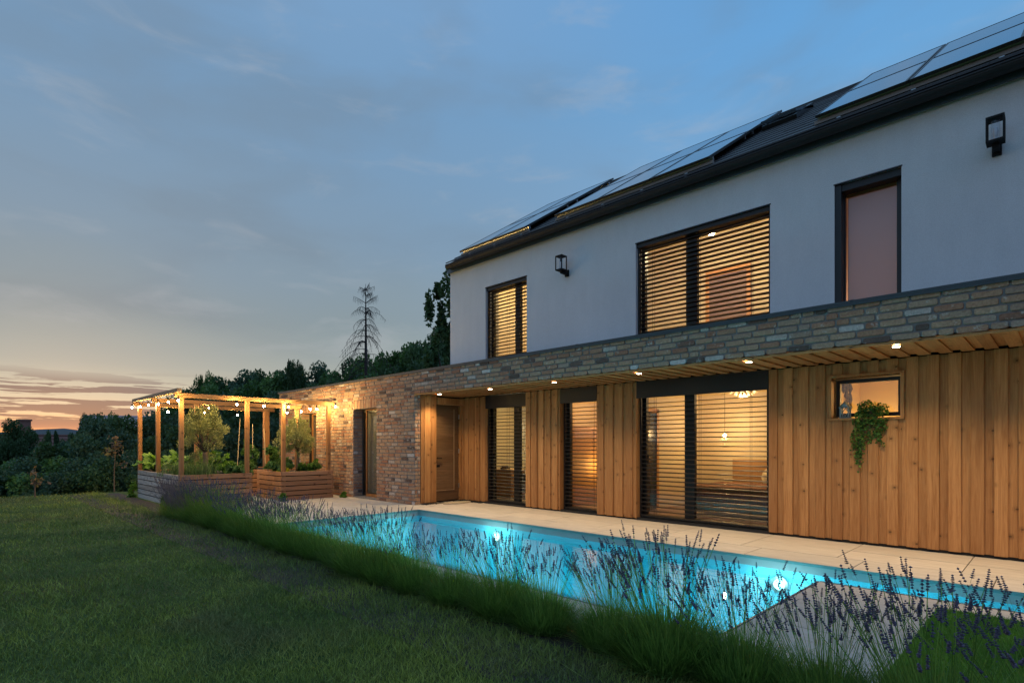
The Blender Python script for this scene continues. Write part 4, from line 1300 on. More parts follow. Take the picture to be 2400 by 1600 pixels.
# ------------------------------------------------------------------ string lights
bulbs = {1: (-17.45, 3.36, 2.33), 2: (-16.56, 3.36, 2.31), 3: (-15.70, 3.36, 2.31), 4: (-14.80, 3.36, 2.29), 6: (-13.95, 3.36, 2.29), 7: (-13.20, 3.36, 2.28),
         10: (-13.34, 4.58, 2.27), 12: (-13.34, 5.18, 2.26), 13: (-13.34, 5.76, 2.27), 16: (-14.52, 6.86, 2.32), 17: (-14.12, 6.86, 2.30), 18: (-13.24, 6.93, 2.33),
         15: (-15.05, 6.86, 2.28), 14: (-15.43, 6.62, 2.25), 9: (-15.43, 4.62, 2.29), 5: (-17.3, 4.16, 2.25), 8: (-17.3, 5.05, 2.27), 11: (-17.3, 5.95, 2.23)}
def string(order, label, name='string_lights'):
    p0 = Vector(bulbs[order[0]]); root = empty(name, tuple(p0), label, 'string lights', 'festoon light strings on the pergola')
    def A(mb, nm, mat, par=root, **kw):
        o = mb.build(nm, mat, None, **kw); o.parent = par; o.location = -p0 if par == root else (0, 0, 0); return o
    pts = []
    for a, b in zip(order[:-1], order[1:]):
        A_, B_ = Vector(bulbs[a]) + Vector((0, 0, .09)), Vector(bulbs[b]) + Vector((0, 0, .09))
        for k in range(8):
            t = k / 8; p = A_.lerp(B_, t); p.z += .10 * math.sin(pi * t) + .015 * sin(t * 25); p.x += .025 * sin(t * 19 + a); p.y += .02 * cos(t * 17 + a); pts.append(p)
    pts.append(Vector(bulbs[order[-1]]) + Vector((0, 0, .09)))
    mb = MB(); mb.tube(pts, .005, 5); A(mb, 'cable', m_cable)
    for k in order:
        b = Vector(bulbs[k]); mb = MB(); mb.lathe([(.0, .0), (.016, .004), (.018, .05), (.012, .065), (0, .066)], (b.x, b.y, b.z + .028), 8); sk = A(mb, 'socket', m_iron)
        mb = MB(); R = .019
        mb.lathe([(0.0001, -R), (R * .6, -R * .8), (R, 0), (R * .8, R * .65), (R * .45, R * 1.1)], (b.x, b.y, b.z), 10); A(mb, 'bulb', m_bulb, smooth=True)
string([1, 2, 3, 4, 6, 7, 10, 12, 13, 18, 17, 16, 15], 'string of warm bulbs along the front beams of the pergola')
string([14, 9], 'two warm bulbs hung under the middle beam of the pergola')
string([11, 8, 5], 'three warm bulbs hung along the back beam of the pergola')

# ------------------------------------------------------------------ planter plants
def plant_cloud(name, loc, R, n, size, mat, label, cat='plant', aspect=1.6, up=.3, clumps=14, spread=.35, stems=8, part='leaves', group=None):
    root = empty(name, loc, label, cat, group)
    P, cr = crown_pts(n, R, clumps, spread, .2); P[:, 2] = np.abs(P[:, 2] + R[2] * .55)
    V, F = quads(P, size, aspect, up); npmesh(part, V, F, mat, cr * .4 + RNG.random(n) * .6, root)
    mb = MB()
    for k in range(stems):
        a = random.uniform(0, 6.28); q = random.uniform(.3, .9)
        mb.tube([(0, 0, 0), (R[0] * .3 * cos(a), R[1] * .3 * sin(a), R[2] * .6), (R[0] * q * cos(a), R[1] * q * sin(a), R[2] * 1.2)], [.008, .006, .003], 4)
    mb.build('stems', m_herb, root).location = (0, 0, 0)
    return root


def blade_clump(name, loc, n, h, w, mat, label, spread=.3, bend=.6, cat='plant'):
    root = empty(name, loc, label, cat)
    az = RNG.uniform(0, 2 * pi, n); b0 = RNG.normal(size=(n, 2)) * spread * .35; L = h * RNG.uniform(.55, 1.1, n); bd = RNG.uniform(.15, bend, n)
    seg = 4; V = np.zeros((n, (seg + 1) * 2, 3)); sidex, sidey = -np.sin(az), np.cos(az)
    for i in range(seg + 1):
        t = i / seg; rr = L * bd * t ** 1.8; zz_ = L * (t - .38 * bd * t ** 2.4); ww = w * (1 - t * .9)
        cx = b0[:, 0] + np.cos(az) * rr; cy = b0[:, 1] + np.sin(az) * rr
        V[:, 2 * i] = np.stack([cx - sidex * ww / 2, cy - sidey * ww / 2, zz_], 1); V[:, 2 * i + 1] = np.stack([cx + sidex * ww / 2, cy + sidey * ww / 2, zz_], 1)
    base = (np.arange(n) * (seg + 1) * 2)[:, None]
    F = np.concatenate([base + np.array([2 * i, 2 * i + 1, 2 * i + 3, 2 * i + 2]) for i in range(seg)], 1).reshape(-1, 4)
    npmesh('blades', V.reshape(-1, 3), F, mat, np.repeat(RNG.random(n), seg), root)
    return root


def bigleaf(name, loc, n, L, R, mat, label, h=.35):
    """squash-like plant: broad lobed leaves on stalks"""
    root = empty(name, loc, label, 'plant'); mb = MB(); ms = MB()
    for k in range(n):
        a = random.uniform(0, 6.28); q = random.uniform(.1, 1) * R; hh = h * random.uniform(.45, 1.2)
        c = Vector((q * cos(a), q * sin(a), hh)); ms.tube([(0, 0, 0), (q * .5 * cos(a), q * .5 * sin(a), hh * .7), c], [.010, .008, .006], 4)
        l_ = L * random.uniform(.6, 1.15); rt = Matrix.Rotation(random.uniform(0, 6.28), 4, 'Z') @ Matrix.Rotation(random.uniform(.2, 1.2), 4, 'X')
        N_ = 14; ring = []
        for i in range(N_):
            t = 2 * pi * i / N_; rr = l_ * .5 * (1 + .28 * cos(5 * t)) * (1 - .15 * cos(t))
            ring.append(c + rt @ Vector((rr * cos(t), rr * sin(t), -.25 * rr * rr / l_ + .02 * sin(3 * t))))
        rn = random.random()
        for i in range(N_): mb.poly([c, ring[i], ring[(i + 1) % N_]], rn)
    o = mb.build('leaves', mat, root, smooth=False); o.location = (0, 0, 0); o2 = ms.build('stems', m_herb, root); o2.location = (0, 0, 0)
    return root


Z0 = .64
bigleaf('squash_plant', (-16.75, 3.75, Z0), 26, .26, .42, m_veg, 'broad leaved squash plant spilling over the far left corner of the long planter', .34)
bigleaf('squash_plant', (-15.9, 4.3, Z0), 26, .26, .50, m_veg, 'broad leaved bright green squash plant in the middle of the long planter', .42)
bigleaf('squash_plant', (-14.9, 4.55, Z0), 22, .24, .45, m_veg, 'broad leaved squash plant behind the front corner post of the pergola', .45)
blade_clump('grass_clump', (-14.65, 3.75, Z0), 420, .46, .010, m_grassb, 'arching ornamental grass left of the front corner post', .5, .9)
blade_clump('grass_clump', (-13.75, 3.95, Z0), 420, .48, .010, m_grassb, 'arching ornamental grass right of the front corner post', .5, .9)
plant_cloud('parsley_plant', (-13.85, 4.72, Z0), (.36, .30, .20), 1500, .045, m_herb, 'low bushy parsley between the olive tree and the second post')
plant_cloud('herb_plant', (-14.4, 4.75, Z0), (.35, .25, .18), 900, .05, m_veg, 'low leafy herbs behind the olive trunk')
plant_cloud('yellow_flower_plant', (-13.72, 5.80, Z0), (.20, .16, .12), 700, .03, m_yellow, 'low mound of yellow flowers at the left end of the short planter')
plant_cloud('herb_plant', (-14.1, 5.85, Z0), (.35, .3, .25), 1100, .05, m_herb, 'green herbs behind the yellow flowers in the short planter')
plant_cloud('herb_plant', (-13.75, 6.62, Z0), (.22, .2, .22), 700, .035, m_veg, 'feathery herb near the right post of the short planter')
plant_cloud('herb_plant', (-13.85, 6.42, Z0), (.2, .2, .2), 500, .06, m_ivy, 'dark leaved herb right of the small olive trunk')
for (x, y, hh, lab) in ((-16.3, 5.95, .95, 'tall tomato plant tied to canes left of the double post'), (-15.9, 6.45, .8, 'tomato plant on canes right of the double post'), (-15.3, 6.3, .6, 'shorter tomato plant in front of the brick wall')):
    plant_cloud('tomato_plant', (x, y, Z0), (.28, .28, hh * .55), 900, .07, m_herb, lab, clumps=22, spread=.22)
for k, (x, y, dx, dy, L, lab) in enumerate(((-16.6, 5.70, .08, .05, 1.5, 'bamboo cane leaning right beside the second front post'), (-16.4, 6.05, 0, 0, 1.35, 'upright bamboo cane among the tomato plants'),
                                            (-16.2, 6.9, -.1, .0, 1.45, 'bamboo cane leaning left behind the third front post'), (-15.6, 6.1, .15, -.1, 1.2, 'bamboo cane crossing another beside the third front post'),
                                            (-15.0, 6.75, .0, .0, 1.35, 'upright bamboo cane in front of the far slit window'), (-14.75, 6.80, .10, .02, 1.3, 'bamboo cane leaning beside the far slit window'))):
    root = empty('bamboo_cane', (x, y, .6), lab, 'garden cane', 'bamboo canes in the raised beds')
    mb = MB(); mb.tube([(0, 0, 0), (dx * .5, dy * .5, L * .5), (dx, dy, L)], [.013, .012, .010], 6, cap=True)
    for q in np.arange(.15, 1, .17): mb.tube([(dx * q, dy * q, L * q - .006), (dx * q, dy * q, L * q + .006)], .0125, 6)
    mb.build('cane', simple('bamboo', (.55, .43, .26), .6), root).location = (0, 0, 0)


def olive(loc, R, hc, n, label, trunk_r=.05):
    root = empty('olive_tree', loc, label, 'olive tree')
    P, cr = crown_pts(n, R, 60, .24, .35)
    dn = P / np.array(R); az_ = np.arctan2(dn[:, 1], dn[:, 0]); P *= (1 + .12 * np.sin(3 * az_ + 1) + .10 * np.sin(5 * az_ + dn[:, 2] * 4))[:, None]
    ns = 26; sa = RNG.uniform(0, 2 * pi, ns); sr = RNG.uniform(.1, .85, ns); sl = RNG.uniform(.10, .24, ns); k_ = RNG.integers(0, ns, n // 6); tt = RNG.random(n // 6)
    sh = np.stack([R[0] * sr[k_] * np.cos(sa[k_]) * (1 + .15 * tt), R[1] * sr[k_] * np.sin(sa[k_]) * (1 + .15 * tt), R[2] * .85 * np.sqrt(1 - sr[k_] ** 2 * .8) + sl[k_] * tt], 1) + RNG.normal(size=(n // 6, 3)) * .012
    P[:n // 6] = sh; P[:, 2] += hc - .05
    c = np.array([0, 0, hc - R[2] * .6]); dirs = P - c; dirs /= np.linalg.norm(dirs, axis=1, keepdims=True); dirs[:, 2] += .35
    dirs += RNG.normal(size=dirs.shape) * .45
    V, F = quads(P, .016, 3.2, droop=dirs, sizevar=.25); 
    npmesh('crown', V, F, m_olive, cr * .3 + RNG.random(n) * .7, root)
    mb = MB(); ht = hc - R[2] * .8
    pts = [Vector((0, 0, -.02)), Vector((.03, -.01, ht * .35)), Vector((-.02, .02, ht * .7)), Vector((.01, 0, ht))]
    mb.tube(pts, [trunk_r * 1.3, trunk_r, trunk_r * .95, trunk_r * .8], 9)
    for k in range(16):
        a = 2.4 * k; q = random.uniform(.35, .85)
        e_ = Vector((R[0] * q * cos(a), R[1] * q * sin(a), hc + R[2] * random.uniform(-.3, .75)))
        mb.tube([pts[3], (pts[3] + e_) / 2 + Vector((0, 0, .03)), e_], [trunk_r * .45, trunk_r * .22, .003], 5)
    mb.build('trunk', m_bark, root, smooth=True).location = (0, 0, 0)
    return root
olive((-14.15, 4.15, Z0), (.50, .50, .56), 1.0, 15000, 'silvery olive tree with a wide twiggy crown in the long planter', .062)
olive((-14.0, 6.28, Z0), (.44, .44, .44), .90, 12000, 'smaller round olive tree with slim pale trunk in the short planter', .038)

# weeds by planter
plant_cloud('vine_plant', (-17.2, 3.30, .0), (.12, .10, .26), 260, .07, m_veg, 'light green vine climbing the left corner of the long planter', clumps=8)
plant_cloud('vine_plant', (-13.75, 3.25, .0), (.12, .08, .22), 160, .075, m_veg, 'yellow green seedling in front of the near corner of the long planter', clumps=6)
plant_cloud('small_weed', (-13.2, 7.15, .0), (.12, .08, .10), 140, .05, m_veg, 'small weed at the foot of the brick wall beside the short planter', clumps=6)
plant_cloud('small_weed', (-13.28, 5.6, .0), (.12, .08, .15), 160, .05, m_veg, 'small leafy weed at the left corner of the short planter', clumps=6)

# ------------------------------------------------------------------ lavender
def lav_mesh(nst, nfol, seed, H_=.58, lean=(0, 0), spike_seg=6, faded=0.):
    rg = np.random.default_rng(seed)
    # foliage blades (green mound)
    n = nfol
    az = rg.uniform(0, 2 * pi, n); r0 = .20 * np.sqrt(rg.random(n)); tilt = rg.uniform(.05, 1.35, n) * (0.35 + r0 / .20 * .65)
    L = rg.uniform(.11, .25, n) + .16 * rg.random(n) ** 4
    bx, by = r0 * np.cos(az), r0 * np.sin(az); az2 = az + rg.normal(0, .5, n)
    Vs, Fs, Rs = [], [], []
    segs = 3; V = np.zeros((n, (segs + 1) * 2, 3)); sx, sy = -np.sin(az2), np.cos(az2)
    for i in range(segs + 1):
        t = i / segs; cu = tilt * (.75 + .25 * t)
        rr = L * t * np.sin(cu); z = L * t * np.cos(cu); w = .0031 * (1.05 - t * .8)
        cx = bx + np.cos(az2) * rr; cy = by + np.sin(az2) * rr
        V[:, 2 * i] = np.stack([cx - sx * w, cy - sy * w, z], 1); V[:, 2 * i + 1] = np.stack([cx + sx * w, cy + sy * w, z], 1)
    base = (np.arange(n) * (segs + 1) * 2)[:, None]
    F = np.concatenate([base + np.array([2 * i, 2 * i + 1, 2 * i + 3, 2 * i + 2]) for i in range(segs)], 1).reshape(-1, 4)
    fol = (V.reshape(-1, 3), F, np.repeat(rg.random(n), segs))
    # flower stalks
    n = nst
    az = rg.uniform(0, 2 * pi, n); q = np.sqrt(rg.random(n)); tilt = q * rg.uniform(.25, .66, n); L = H_ * rg.uniform(.72, 1.18, n)
    r0 = .10 * q; SV, SF, SR, TV, TF, TR = [], [], [], [], [], []
    k = 0; kt = 0
    for j in range(n):
        a, t_, l = az[j], tilt[j], L[j]; d0 = Vector((cos(a) * sin(t_), sin(a) * sin(t_), cos(t_)))
        d0 = (d0 + Vector((lean[0], lean[1], 0)) * .3).normalized()
        p0 = Vector((r0[j] * cos(a), r0[j] * sin(a), .05)); bendv = Vector((rg.normal() * .05, rg.normal() * .05, .05 * q[j]))
        pt = [p0 + d0 * (l * s_) + bendv * (s_ * s_) for s_ in (0, .4, .75, 1)]
        sd_ = d0.cross(Vector((rg.normal(), rg.normal(), .2))).normalized()
        for i in range(4):
            w = .0014; TV.append(pt[i] - sd_ * w); TV.append(pt[i] + sd_ * w)
        for i in range(3): TF.append((kt + 2 * i, kt + 2 * i + 1, kt + 2 * i + 3, kt + 2 * i + 2)); TR.append(rg.random())
        kt += 8
        dv = (pt[3] - pt[2]).normalized(); u1 = dv.orthogonal().normalized(); u2 = dv.cross(u1)
        SL_ = rg.uniform(.040, .078); nw = int(rg.integers(5, spike_seg + 2)); ro = rg.uniform(0, 3)
        for w_ in range(nw + (1 if rg.random() < .5 else 0)):
            s0 = w_ / nw * SL_ if w_ < nw else -.022
            c = pt[3] + dv * s0; rr = (.0086 * (1 - .45 * max(0, w_) / nw) if w_ < nw else .005) * rg.uniform(.8, 1.2); hh = SL_ / nw * .46
            ring = [c + (u1 * cos(ro + x_ * pi / 2) + u2 * sin(ro + x_ * pi / 2)) * rr * rg.uniform(.75, 1.25) for x_ in range(4)]
            SV += [c - dv * hh] + ring + [c + dv * hh * 1.1]
            for x_ in range(4):
                y_ = (x_ + 1) % 4; SF.append((k, k + 1 + y_, k + 1 + x_)); SF.append((k + 5, k + 1 + x_, k + 1 + y_)); SR += [rg.random()] * 2
            k += 6; ro += .6
    st_ = (np.array([tuple(v) for v in TV]), np.array(TF), np.array(TR)); fl = (np.array([tuple(v) for v in SV]), np.array(SF), np.array(SR))
    return fol, st_, fl


LAVM = []; LAVN = []
for sd_i in range(4):
    fol, st_, fl = lav_mesh(190 if sd_i < 2 else 88, 3600, 20 + sd_i, H_=.49, lean=(-.40, -.25))
    res = []
    for nm, (V, F, rn), m_ in (('foliage', fol, m_lavleaf), ('flower_stalks', st_, m_lavleaf), ('blossoms', fl, m_lavflow)):
        o = npmesh(nm, V, F, m_, rn); res.append((nm, o.data)); bpy.data.objects.remove(o)
    LAVM.append(res)
for sd_i in range(3):
    fol, st_, fl = lav_mesh(125, 3400, 50 + sd_i, H_=.55, lean=(-.5, -.3), spike_seg=7)
    res = []
    for nm, (V, F, rn), m_ in (('foliage', fol, m_lavleaf), ('flower_stalks', st_, m_lavleaf), ('blossoms', fl, m_lavflow)):
        o = npmesh(nm, V, F, m_, rn); res.append((nm, o.data)); bpy.data.objects.remove(o)
    LAVN.append(res)
fol, st_, fl = lav_mesh(230, 1300, 77, H_=.50, lean=(-.2, -.1))
resF = []
for nm, (V, F, rn), m_ in (('foliage', fol, m_lavleaf), ('flower_stalks', st_, m_lavdry), ('blossoms', fl, m_lavdry)):
    o = npmesh(nm, V, F, m_, rn); resF.append((nm, o.data)); bpy.data.objects.remove(o)
xs = []
x = -12.2
while x < .9:
    xs.append(x); x += random.uniform(.44, .56) if x < -2.5 else .44
for i, x in enumerate(xs):
    fade = x < -10.9
    k_ = i if i < 15 else len(xs) - 1 - i
    lab = '%s lavender bush, %s from the %s end of the row beside the pool' % ('faded greyish' if fade else 'green violet spiked', ORD[k_], 'pergola' if i < 15 else 'near')
    yy = 3.08 + random.uniform(-.05, .05) - (.0 if x > -11 else .05)
    root = empty('lavender_bush', (x, yy, 0), lab, 'lavender', 'lavender bushes in the row beside the pool', rz=random.uniform(-.5, .5))
    s_ = random.uniform(.84, 1.14) 
    for (nm, me) in (resF if fade else LAVN[i % 3] if x > -2.4 else LAVM[i % 2 + (2 if x > -7 else 0)]):
        c = bpy.data.objects.new(nm, me); COL.objects.link(c); c.parent = root; c.scale = (s_ * 1.08, s_ * 1.0, s_)

# ------------------------------------------------------------------ downlights in the soffit
DL = [-8.28, -6.57, -4.80, -3.07, -1.38, .35, 2.1]
dl_lab = ['above the door end of the overhang', 'between the two narrow garden windows', 'above the left of the wide garden window', 'above the right end of the wide garden window', 'above the small square window', 'beyond the right edge of the picture', 'beyond the right edge of the picture']
DL = [-9.95] + DL; dl_lab = ['beside the garden door at the brick corner'] + dl_lab
for x, lb in zip(DL, dl_lab):
    if x > 0: continue
    root = empty('recessed_downlight', (x, 7.72, 2.49), 'round recessed downlight in the soffit ' + lb, 'downlight', 'recessed downlights in the timber soffit')
    mb = MB(); mb.lathe([(.039, -.001), (.050, -.005), (.054, -.001), (.054, .002)], (0, 0, 0), 20); mb.build('trim_ring', m_iron, root).location = (0, 0, 0)
    mb = MB(); mb.lathe([(0.0001, -.007), (.036, -.006), (.038, -.001)], (0, 0, 0), 20); mb.build('lens', m_disc, root).location = (0, 0, 0)
for x in DL:
    L = bpy.data.lights.new('downlight', 'SPOT'); L.energy = 150; L.color = (1, .70, .36); L.spot_size = radians(125); L.spot_blend = 1.; L.shadow_soft_size = .035
    o = bpy.data.objects.new('downlight', L); COL.objects.link(o); o.location = (x, 7.72, 2.475)

# ------------------------------------------------------------------ wall lanterns
def lantern(x, z, label):
    y = FY; root = empty('wall_lantern', (x, y, z), label, 'wall lantern', 'black box lanterns on the white wall')
    w = .075; h = .25; yo = -.20
    def A(mb, nm, mat, **kw):
        o = mb.build(nm, mat, root, **kw); o.location = (0, 0, 0); return o
    mb = MB()
    for sx in (-w, w):
        for sy in (-w, w): mb.box(sx - .008, sx + .008, yo + sy - .008, yo + sy + .008, 0, h)
    mb.box(-w - .008, w + .008, yo - w - .008, yo + w + .008, h, h + .02); mb.box(-w - .008, w + .008, yo - w - .008, yo + w + .008, -.02, 0)
    A(mb, 'lantern_frame', m_iron)
    mb = MB(); mb.box(-.03, .03, yo, -.0, -.07, -.021); mb.box(-.045, .045, -.035, .0, -.10, .03); A(mb, 'wall_bracket', m_iron, bev=.003)
    mb = MB(); mb.lathe([(.042, .001), (.042, h - .001)], (0, yo, 0), 20); A(mb, 'glass_tube', m_lampglass, smooth=True)
    mb = MB(); mb.lathe([(.014, 0), (.014, .05), (.022, .07), (.028, .11), (.022, .15), (.0001, .165)], (0, yo, 0), 12); A(mb, 'bulb', simple('frosted_bulb', (.55, .55, .58), .3))
    return root
lantern(-7.07, 4.82, 'unlit black wall lantern between the small and wide upper windows')
lantern(-.56, 4.86, 'unlit black wall lantern right of the tall upper window')

# ------------------------------------------------------------------ sill objects: birdhouse lantern, ivy
root = empty('decorative_lantern', (-2.16, FY + .06, 1.722), 'grey blue wooden house shaped lantern standing on the small window sill', 'lantern')
m_bluewood = simple('grey_blue_wood', (.22, .30, .32), .8, noise=.2, nscale=30)
mb = MB(); w = .05; h = .16
for sx in (-w, w):
    for sy in (-w, w): mb.box(sx - .007, sx + .007, sy - .007, sy + .007, .012, h)
mb.box(-w - .012, w + .012, -w - .012, w + .012, 0, .013)
for s_ in (-1, 1):   # diamond lattice fretwork front and back
    y_ = s_ * w
    for (xa, za, xb, zb) in ((-w, .085, 0, .16), (0, .16, w, .085), (-w, .085, 0, .015), (0, .015, w, .085)):
        mb.tube([(xa, y_, za), (xb, y_, zb)], .006, 4)
mb.box(-w, w, -w, w, .153, .16)
o = mb.build('lantern_body', m_bluewood, root); o.location = (0, 0, 0)
mb = MB()
for s_ in (-1, 1): mb.poly([(s_ * (w + .02), -w - .015, .155), (s_ * (w + .02), w + .015, .155), (0, w + .015, .225), (0, -w - .015, .225)]); mb.poly([(s_ * (w + .02), -w - .015, .147), (0, -w - .015, .217), (0, w + .015, .217), (s_ * (w + .02), w + .015, .147)])
mb.poly([(-w, -w, .155), (w, -w, .155), (0, -w, .215)]); mb.tube([(0, 0, .22), (0, 0, .245)], .006, 6)
o = mb.build('lantern_roof', m_bluewood, root); o.location = (0, 0, 0)

ivr = empty('ivy_plant', (-1.84, FY + .03, 1.722), 'potted ivy trailing from the small window sill down the timber wall', 'ivy')
mb = MB(); mb.lathe([(0, 0), (.05, 0), (.065, .09), (.06, .09), (.05, .07)], (-.03, .06, 0), 14); mb.build('pot', simple('clay_pot', (.14, .10, .08), .8), ivr, smooth=True).location = (0, 0, 0)
C = []
def blob(cx, cy, cz, rx, ry, rz, n):
    p = RNG.normal(size=(n, 3)); p /= np.linalg.norm(p, axis=1, keepdims=True); p *= RNG.random((n, 1)) ** .4
    C.append(p * [rx, ry, rz] + [cx, cy, cz])
blob(-.06, .02, .12, .13, .09, .12, 420); blob(.10, .03, .10, .10, .08, .09, 260); blob(-.10, -.05, -.05, .12, .07, .14, 380); blob(.08, -.05, -.02, .11, .06, .09, 200)
strands = []
for (x0, xe, z1, n) in ((-.16, -.22, -.46, 130), (-.12, -.15, -.62, 120), (-.08, -.17, -.55, 150), (-.04, -.10, -.42, 110), (.0, -.02, -.34, 90), (.05, .04, -.25, 70), (.11, .07, -.32, 90), (.15, .10, -.40, 70), (.18, .14, -.2, 50), (-.10, -.12, -.74, 60), (-.06, -.13, -.68, 40)):
    pts = [Vector((x0 + (xe - x0) * t + .015 * sin(t * 9 + x0 * 40), -.055 - .012 * sin(t * 5), -.02 + (z1 + .02) * t)) for t in np.linspace(0, 1, 9)]
    strands.append(pts)
    t = RNG.random(n) ** .8 * 8; i = np.minimum(7, t.astype(int)); P_ = np.array([tuple(p) for p in pts]); C.append(P_[i] + (P_[i + 1] - P_[i]) * (t - i)[:, None] + RNG.normal(size=(n, 3)) * [.018, .010, .015])
C = np.concatenate(C); V, F = quads(C, .026, 1.15, 0); npmesh('leaves', V, F, m_ivy, RNG.random(len(C)), ivr)
mb = MB()
for p in strands: mb.tube(p, .002, 3, cap=False)
mb.build('trailing_stems', m_bark, ivr).location = (0, 0, 0)

# door mat, stones by the door
mat_ = empty('door_mat', (-10.05, 8.3, .01), 'small pale ragged mat on the paving in front of the garden door', 'door mat')
mb = MB(); N_ = 22; top = []
for i in range(N_):
    t = 2 * pi * i / N_; rx, ry = .17 * (1 + .12 * sin(3 * t)), .40 * (1 + .06 * cos(5 * t)); top.append((rx * cos(t), ry * sin(t), .012 + .006 * sin(4 * t)))
mb.poly(top); 
for i in range(N_): a, b = top[i], top[(i + 1) % N_]; mb.poly([(a[0], a[1], -.008), (b[0], b[1], -.008), b, a])
mb.build('mat_top', simple('pale_mat', (.48, .40, .27), .95, noise=.4, nscale=60, bmp=1.), mat_).location = (0, 0, 0)
gut_ = empty('gravel_strip', (-10.2, 8.2, 0), 'dark loose strip of leaves and gravel along the foot of the door wall', 'gravel')
gut_['kind'] = 'stuff'
mb = MB()
for k in range(420):
    x = -10.33 + abs(random.gauss(0, .05)); y = random.uniform(7.5, 8.7)
    if random.random() < .4: x = random.uniform(-10.4, -9.6); y = 8.72 - abs(random.gauss(0, .03))
    r = random.uniform(.006, .018)
    mb.box(x - r, x + r, y - r, y + r, 0.001, r * .9)
mb.build('gravel', simple('dark_gravel', (.03, .027, .022), .9), gut_).location = -gut_.location

# ------------------------------------------------------------------ interiors: furniture and lamps
def petals(mb, c, R, h, rows, n, droop=.4, r=0):
    for i in range(rows):
        t = i / max(1, rows - 1); rr = R * (1 - .65 * t) if rows > 1 else R; z = c[2] - h * t
        for k in range(n):
            a = 2 * pi * (k + .5 * (i % 2)) / n; w = 2.2 * pi * rr / n / 2
            d_ = Vector((cos(a), sin(a), 0)); s_ = Vector((-sin(a), cos(a), 0)); o_ = Vector((c[0], c[1], z))
            p0 = o_ + d_ * rr * .45 + Vector((0, 0, .03)); p1 = o_ + d_ * rr * .8 + s_ * w * .5; p2 = o_ + d_ * rr - Vector((0, 0, droop * rr * .35)); p3 = o_ + d_ * rr * .8 - s_ * w * .5
            mb.poly([p0, p1, p2, p3], r)
m_petal = simple('lamp_petal', (.62, .50, .30), .45)
ptl = empty('pendant_lamp', (-5.08, 11.5, 1.42), 'layered artichoke shaped pendant lamp hanging low over the bed', 'pendant lamp')
mb = MB(); petals(mb, (0, 0, .10), .14, .22, 5, 10); mb.build('lamp_shade', m_petal, ptl).location = (0, 0, 0)
mb = MB(); mb.tube([(0, 0, .12), (0, 0, 1.07)], .004, 4); mb.build('cord', m_iron, ptl).location = (0, 0, 0)
mb = MB(); mb.lathe([(.0001, -.03), (.026, -.015), (.03, 0), (.02, .025), (.0001, .035)], (0, 0, .13), 10); mb.build('bulb', m_spotglow, ptl).location = (0, 0, 0)
cl_ = empty('ceiling_lamp', (-4.28, 10.5, 2.34), 'flower shaped ceiling lamp with pale petals in the bedroom', 'ceiling lamp')
mb = MB(); petals(mb, (0, 0, .02), .26, .10, 3, 12, .5); mb.build('lamp_shade', simple('pale_petal', (.75, .66, .48), .5), cl_).location = (0, 0, 0)
mb = MB(); mb.lathe([(.0001, -.01), (.05, .0), (.05, .12), (.0001, .14)], (0, 0, .02), 12); mb.build('lamp_base', m_iron, cl_).location = (0, 0, 0)


def plight(loc, e, col=WARM, r=.06, typ='POINT', parent=None):
    L = bpy.data.lights.new('room_light', typ); L.energy = e; L.color = col
    if typ == 'POINT': L.shadow_soft_size = r
    o = bpy.data.objects.new('room_light', L); COL.objects.link(o); o.location = loc; return o
plight((-5.08, 11.5, 1.62), 34, (1, .58, .22), .03)
plight((-4.28, 10.5, 2.22), 34, (1, .64, .32), .08)
plight((-10.0, 10.6, 2.25), 95, (1, .80, .46), .12)
plight((-7.0, 10.3, 2.2), 34, (1, .72, .46), .08); plight((-7.3, 10.2, .9), 14, (1, .6, .2), .06)
plight((-1.5, 10.0, 2.1), 46, (1, .60, .22), .08); plight((-2.2, 11.2, 1.75), 7, (1, .66, .26), .03)
plight((-9.2, 10.3, 5.2), 75, (1, .72, .36), .1)
plight((-5.0, 10.1, 5.15), 120, (1, .73, .40), .08)
plight((-1.9, 10.2, 3.6), 16, (1, .52, .36), .15)

bed = empty('bed', (-4.25, 11, .02), 'double bed with patterned red brown cover and wooden headboard in the bedroom', 'bed')
mb = MB(); mb.box(-.9, .9, -1.0, 1.1, .08, .30, .2); mb.build('bed_base', m_oak, bed).location = (0, 0, 0)
mb = MB(); mb.box(-.86, .86, -.98, 1.05, .30, .50, .2); mb.build('mattress', simple('mattress_linen', (.35, .32, .20), .9), bed, bev=.04).location = (0, 0, 0)
mb = MB(); mb.box(-.90, .90, -1.02, .5, .49, .56, .2); mb.box(-.905, -.885, -1.02, .5, .28, .49); mb.box(-.9, .9, -1.03, -1.01, .28, .49); mb.build('bed_cover', simple('patterned_cover', (.26, .12, .08), .95, noise=.7, nscale=38, bmp=.5), bed, bev=.02).location = (0, 0, 0)
mb = MB(); mb.box(-.92, .92, 1.10, 1.15, .1, 1.02, .2); mb.build('headboard', m_oak, bed).location = (0, 0, 0)
for (px_, lab) in ((.0, 'pale'), (.5, 'patterned')):
    mb = MB(); mb.lathe([(0, -.10), (.18, -.08), (.26, 0), (.18, .08), (0, .10)], (0, 0, 0), 14); o = mb.build('pillow', simple('pillow_' + lab, (.7, .62, .45), .9, noise=.5 if px_ else .05, nscale=15), bed, smooth=True)
    o.location = (px_ + .1, .75, .68); o.rotation_euler = (radians(62), 0, .2)
ch = empty('cabinet', (-10.25, 10.15, .02), 'light wood drawer cabinet seen through the blind of the small left garden window', 'cabinet')
mb = MB(); mb.box(-.4, .4, -.25, .25, 0, .68, .2); mb.box(-.44, .44, -.29, .29, .68, .71, .5); mb.build('cabinet_body', m_oak, ch, bev=.004).location = (0, 0, 0)
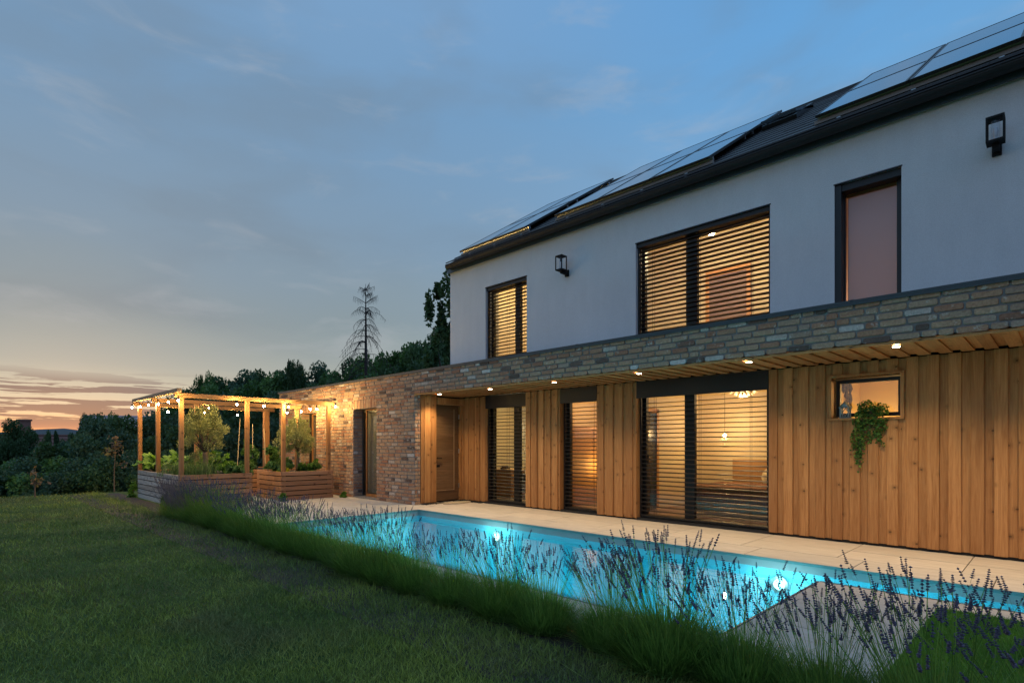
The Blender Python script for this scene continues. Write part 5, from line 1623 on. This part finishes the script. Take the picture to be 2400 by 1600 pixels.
for k in range(3):
    mb = MB(); mb.box(-.37, .37, -.27, -.252, .05 + k * .21, .24 + k * .21, .3 + k * .1); mb.box(-.02, .02, -.285, -.27, .14 + k * .21, .16 + k * .21); mb.build('drawer', m_oak, ch).location = (0, 0, 0)
bk = empty('desk_phone', (-10.25, 10.1, .73), 'small dark device lying on top of the drawer cabinet', 'device')
mb = MB(); mb.box(-.12, .10, -.08, .08, 0, .04); mb.box(-.10, .05, -.05, .05, .04, .09); mb.build('device_body', m_iron, bk, bev=.006).location = (0, 0, 0)
sf = empty('armchair', (-9.35, 10.6, .02), 'dark upholstered armchair behind the right pane of the small left garden window', 'armchair')
mf = simple('dark_fabric', (.05, .05, .055), .9)
mb = MB(); mb.box(-.4, .4, -.4, .4, .12, .42); mb.build('seat', mf, sf, bev=.03).location = (0, 0, 0)
mb = MB(); mb.box(-.4, .4, .25, .42, .4, .95); mb.build('backrest', mf, sf, bev=.03).location = (0, 0, 0)
for s_ in (-1, 1):
    mb = MB(); mb.box(s_ * .42 - .07, s_ * .42 + .07, -.4, .4, .12, .6); mb.build('armrest', mf, sf, bev=.03).location = (0, 0, 0)
wr = empty('wardrobe', (-7.75, 10.1, .02), 'tall honey coloured wooden wardrobe behind the middle garden window', 'wardrobe')
mb = MB(); mb.box(-.2, .2, -.7, .9, 0, 1.75, .2); mb.build('wardrobe_body', m_oak, wr).location = (0, 0, 0)
for (a, b) in ((-.69, .09), (.11, .89)):
    mb = MB(); mb.box(.2, .22, a, b, .05, 1.7, .6); mb.build('wardrobe_door', m_oak, wr).location = (0, 0, 0)
# lit spot behind the wide upper window
cs = empty('ceiling_spot', (-4.72, 10.1, 5.70), 'bright ceiling spot seen through the wide upper window blind', 'ceiling lamp')
mb = MB(); mb.lathe([(.0001, -.07), (.05, -.05), (.07, 0), (.045, .03), (.0001, .035)], (0, 0, -.33), 12); mb.build('bulb', m_spotglow, cs, smooth=True).location = (0, 0, 0)
mb = MB(); mb.lathe([(.05, -.27), (.06, -.25), (.06, -.18), (.0001, -.17)], (0, 0, 0), 12); mb.tube([(0, 0, -.17), (0, 0, .25)], .006, 5); mb.build('lamp_holder', m_iron, cs).location = (0, 0, 0)
# bark wall hangings behind the small window
wh = empty('wall_hanging', (-2.575, 10.45, 2.30), 'dark strips of bark hung on the wall behind the small square window', 'wall decoration')
for k, (yy, L) in enumerate(((-.62, .62), (-.38, .45), (-.14, .22), (.05, .40), (.25, .5))):
    mb = MB(); pts = []
    for i in range(9): t = i / 8; pts.append(Vector((.012, yy + .025 * sin(i * 1.9 + k), -.55 + .55 - L * t + .12)))
    mb.tube(pts, [.030 + .012 * sin(i * 2.3 + k) for i in range(8)] + [.008], 6); o = mb.build('bark_strip', m_bark, wh); o.location = (0, 0, 0)
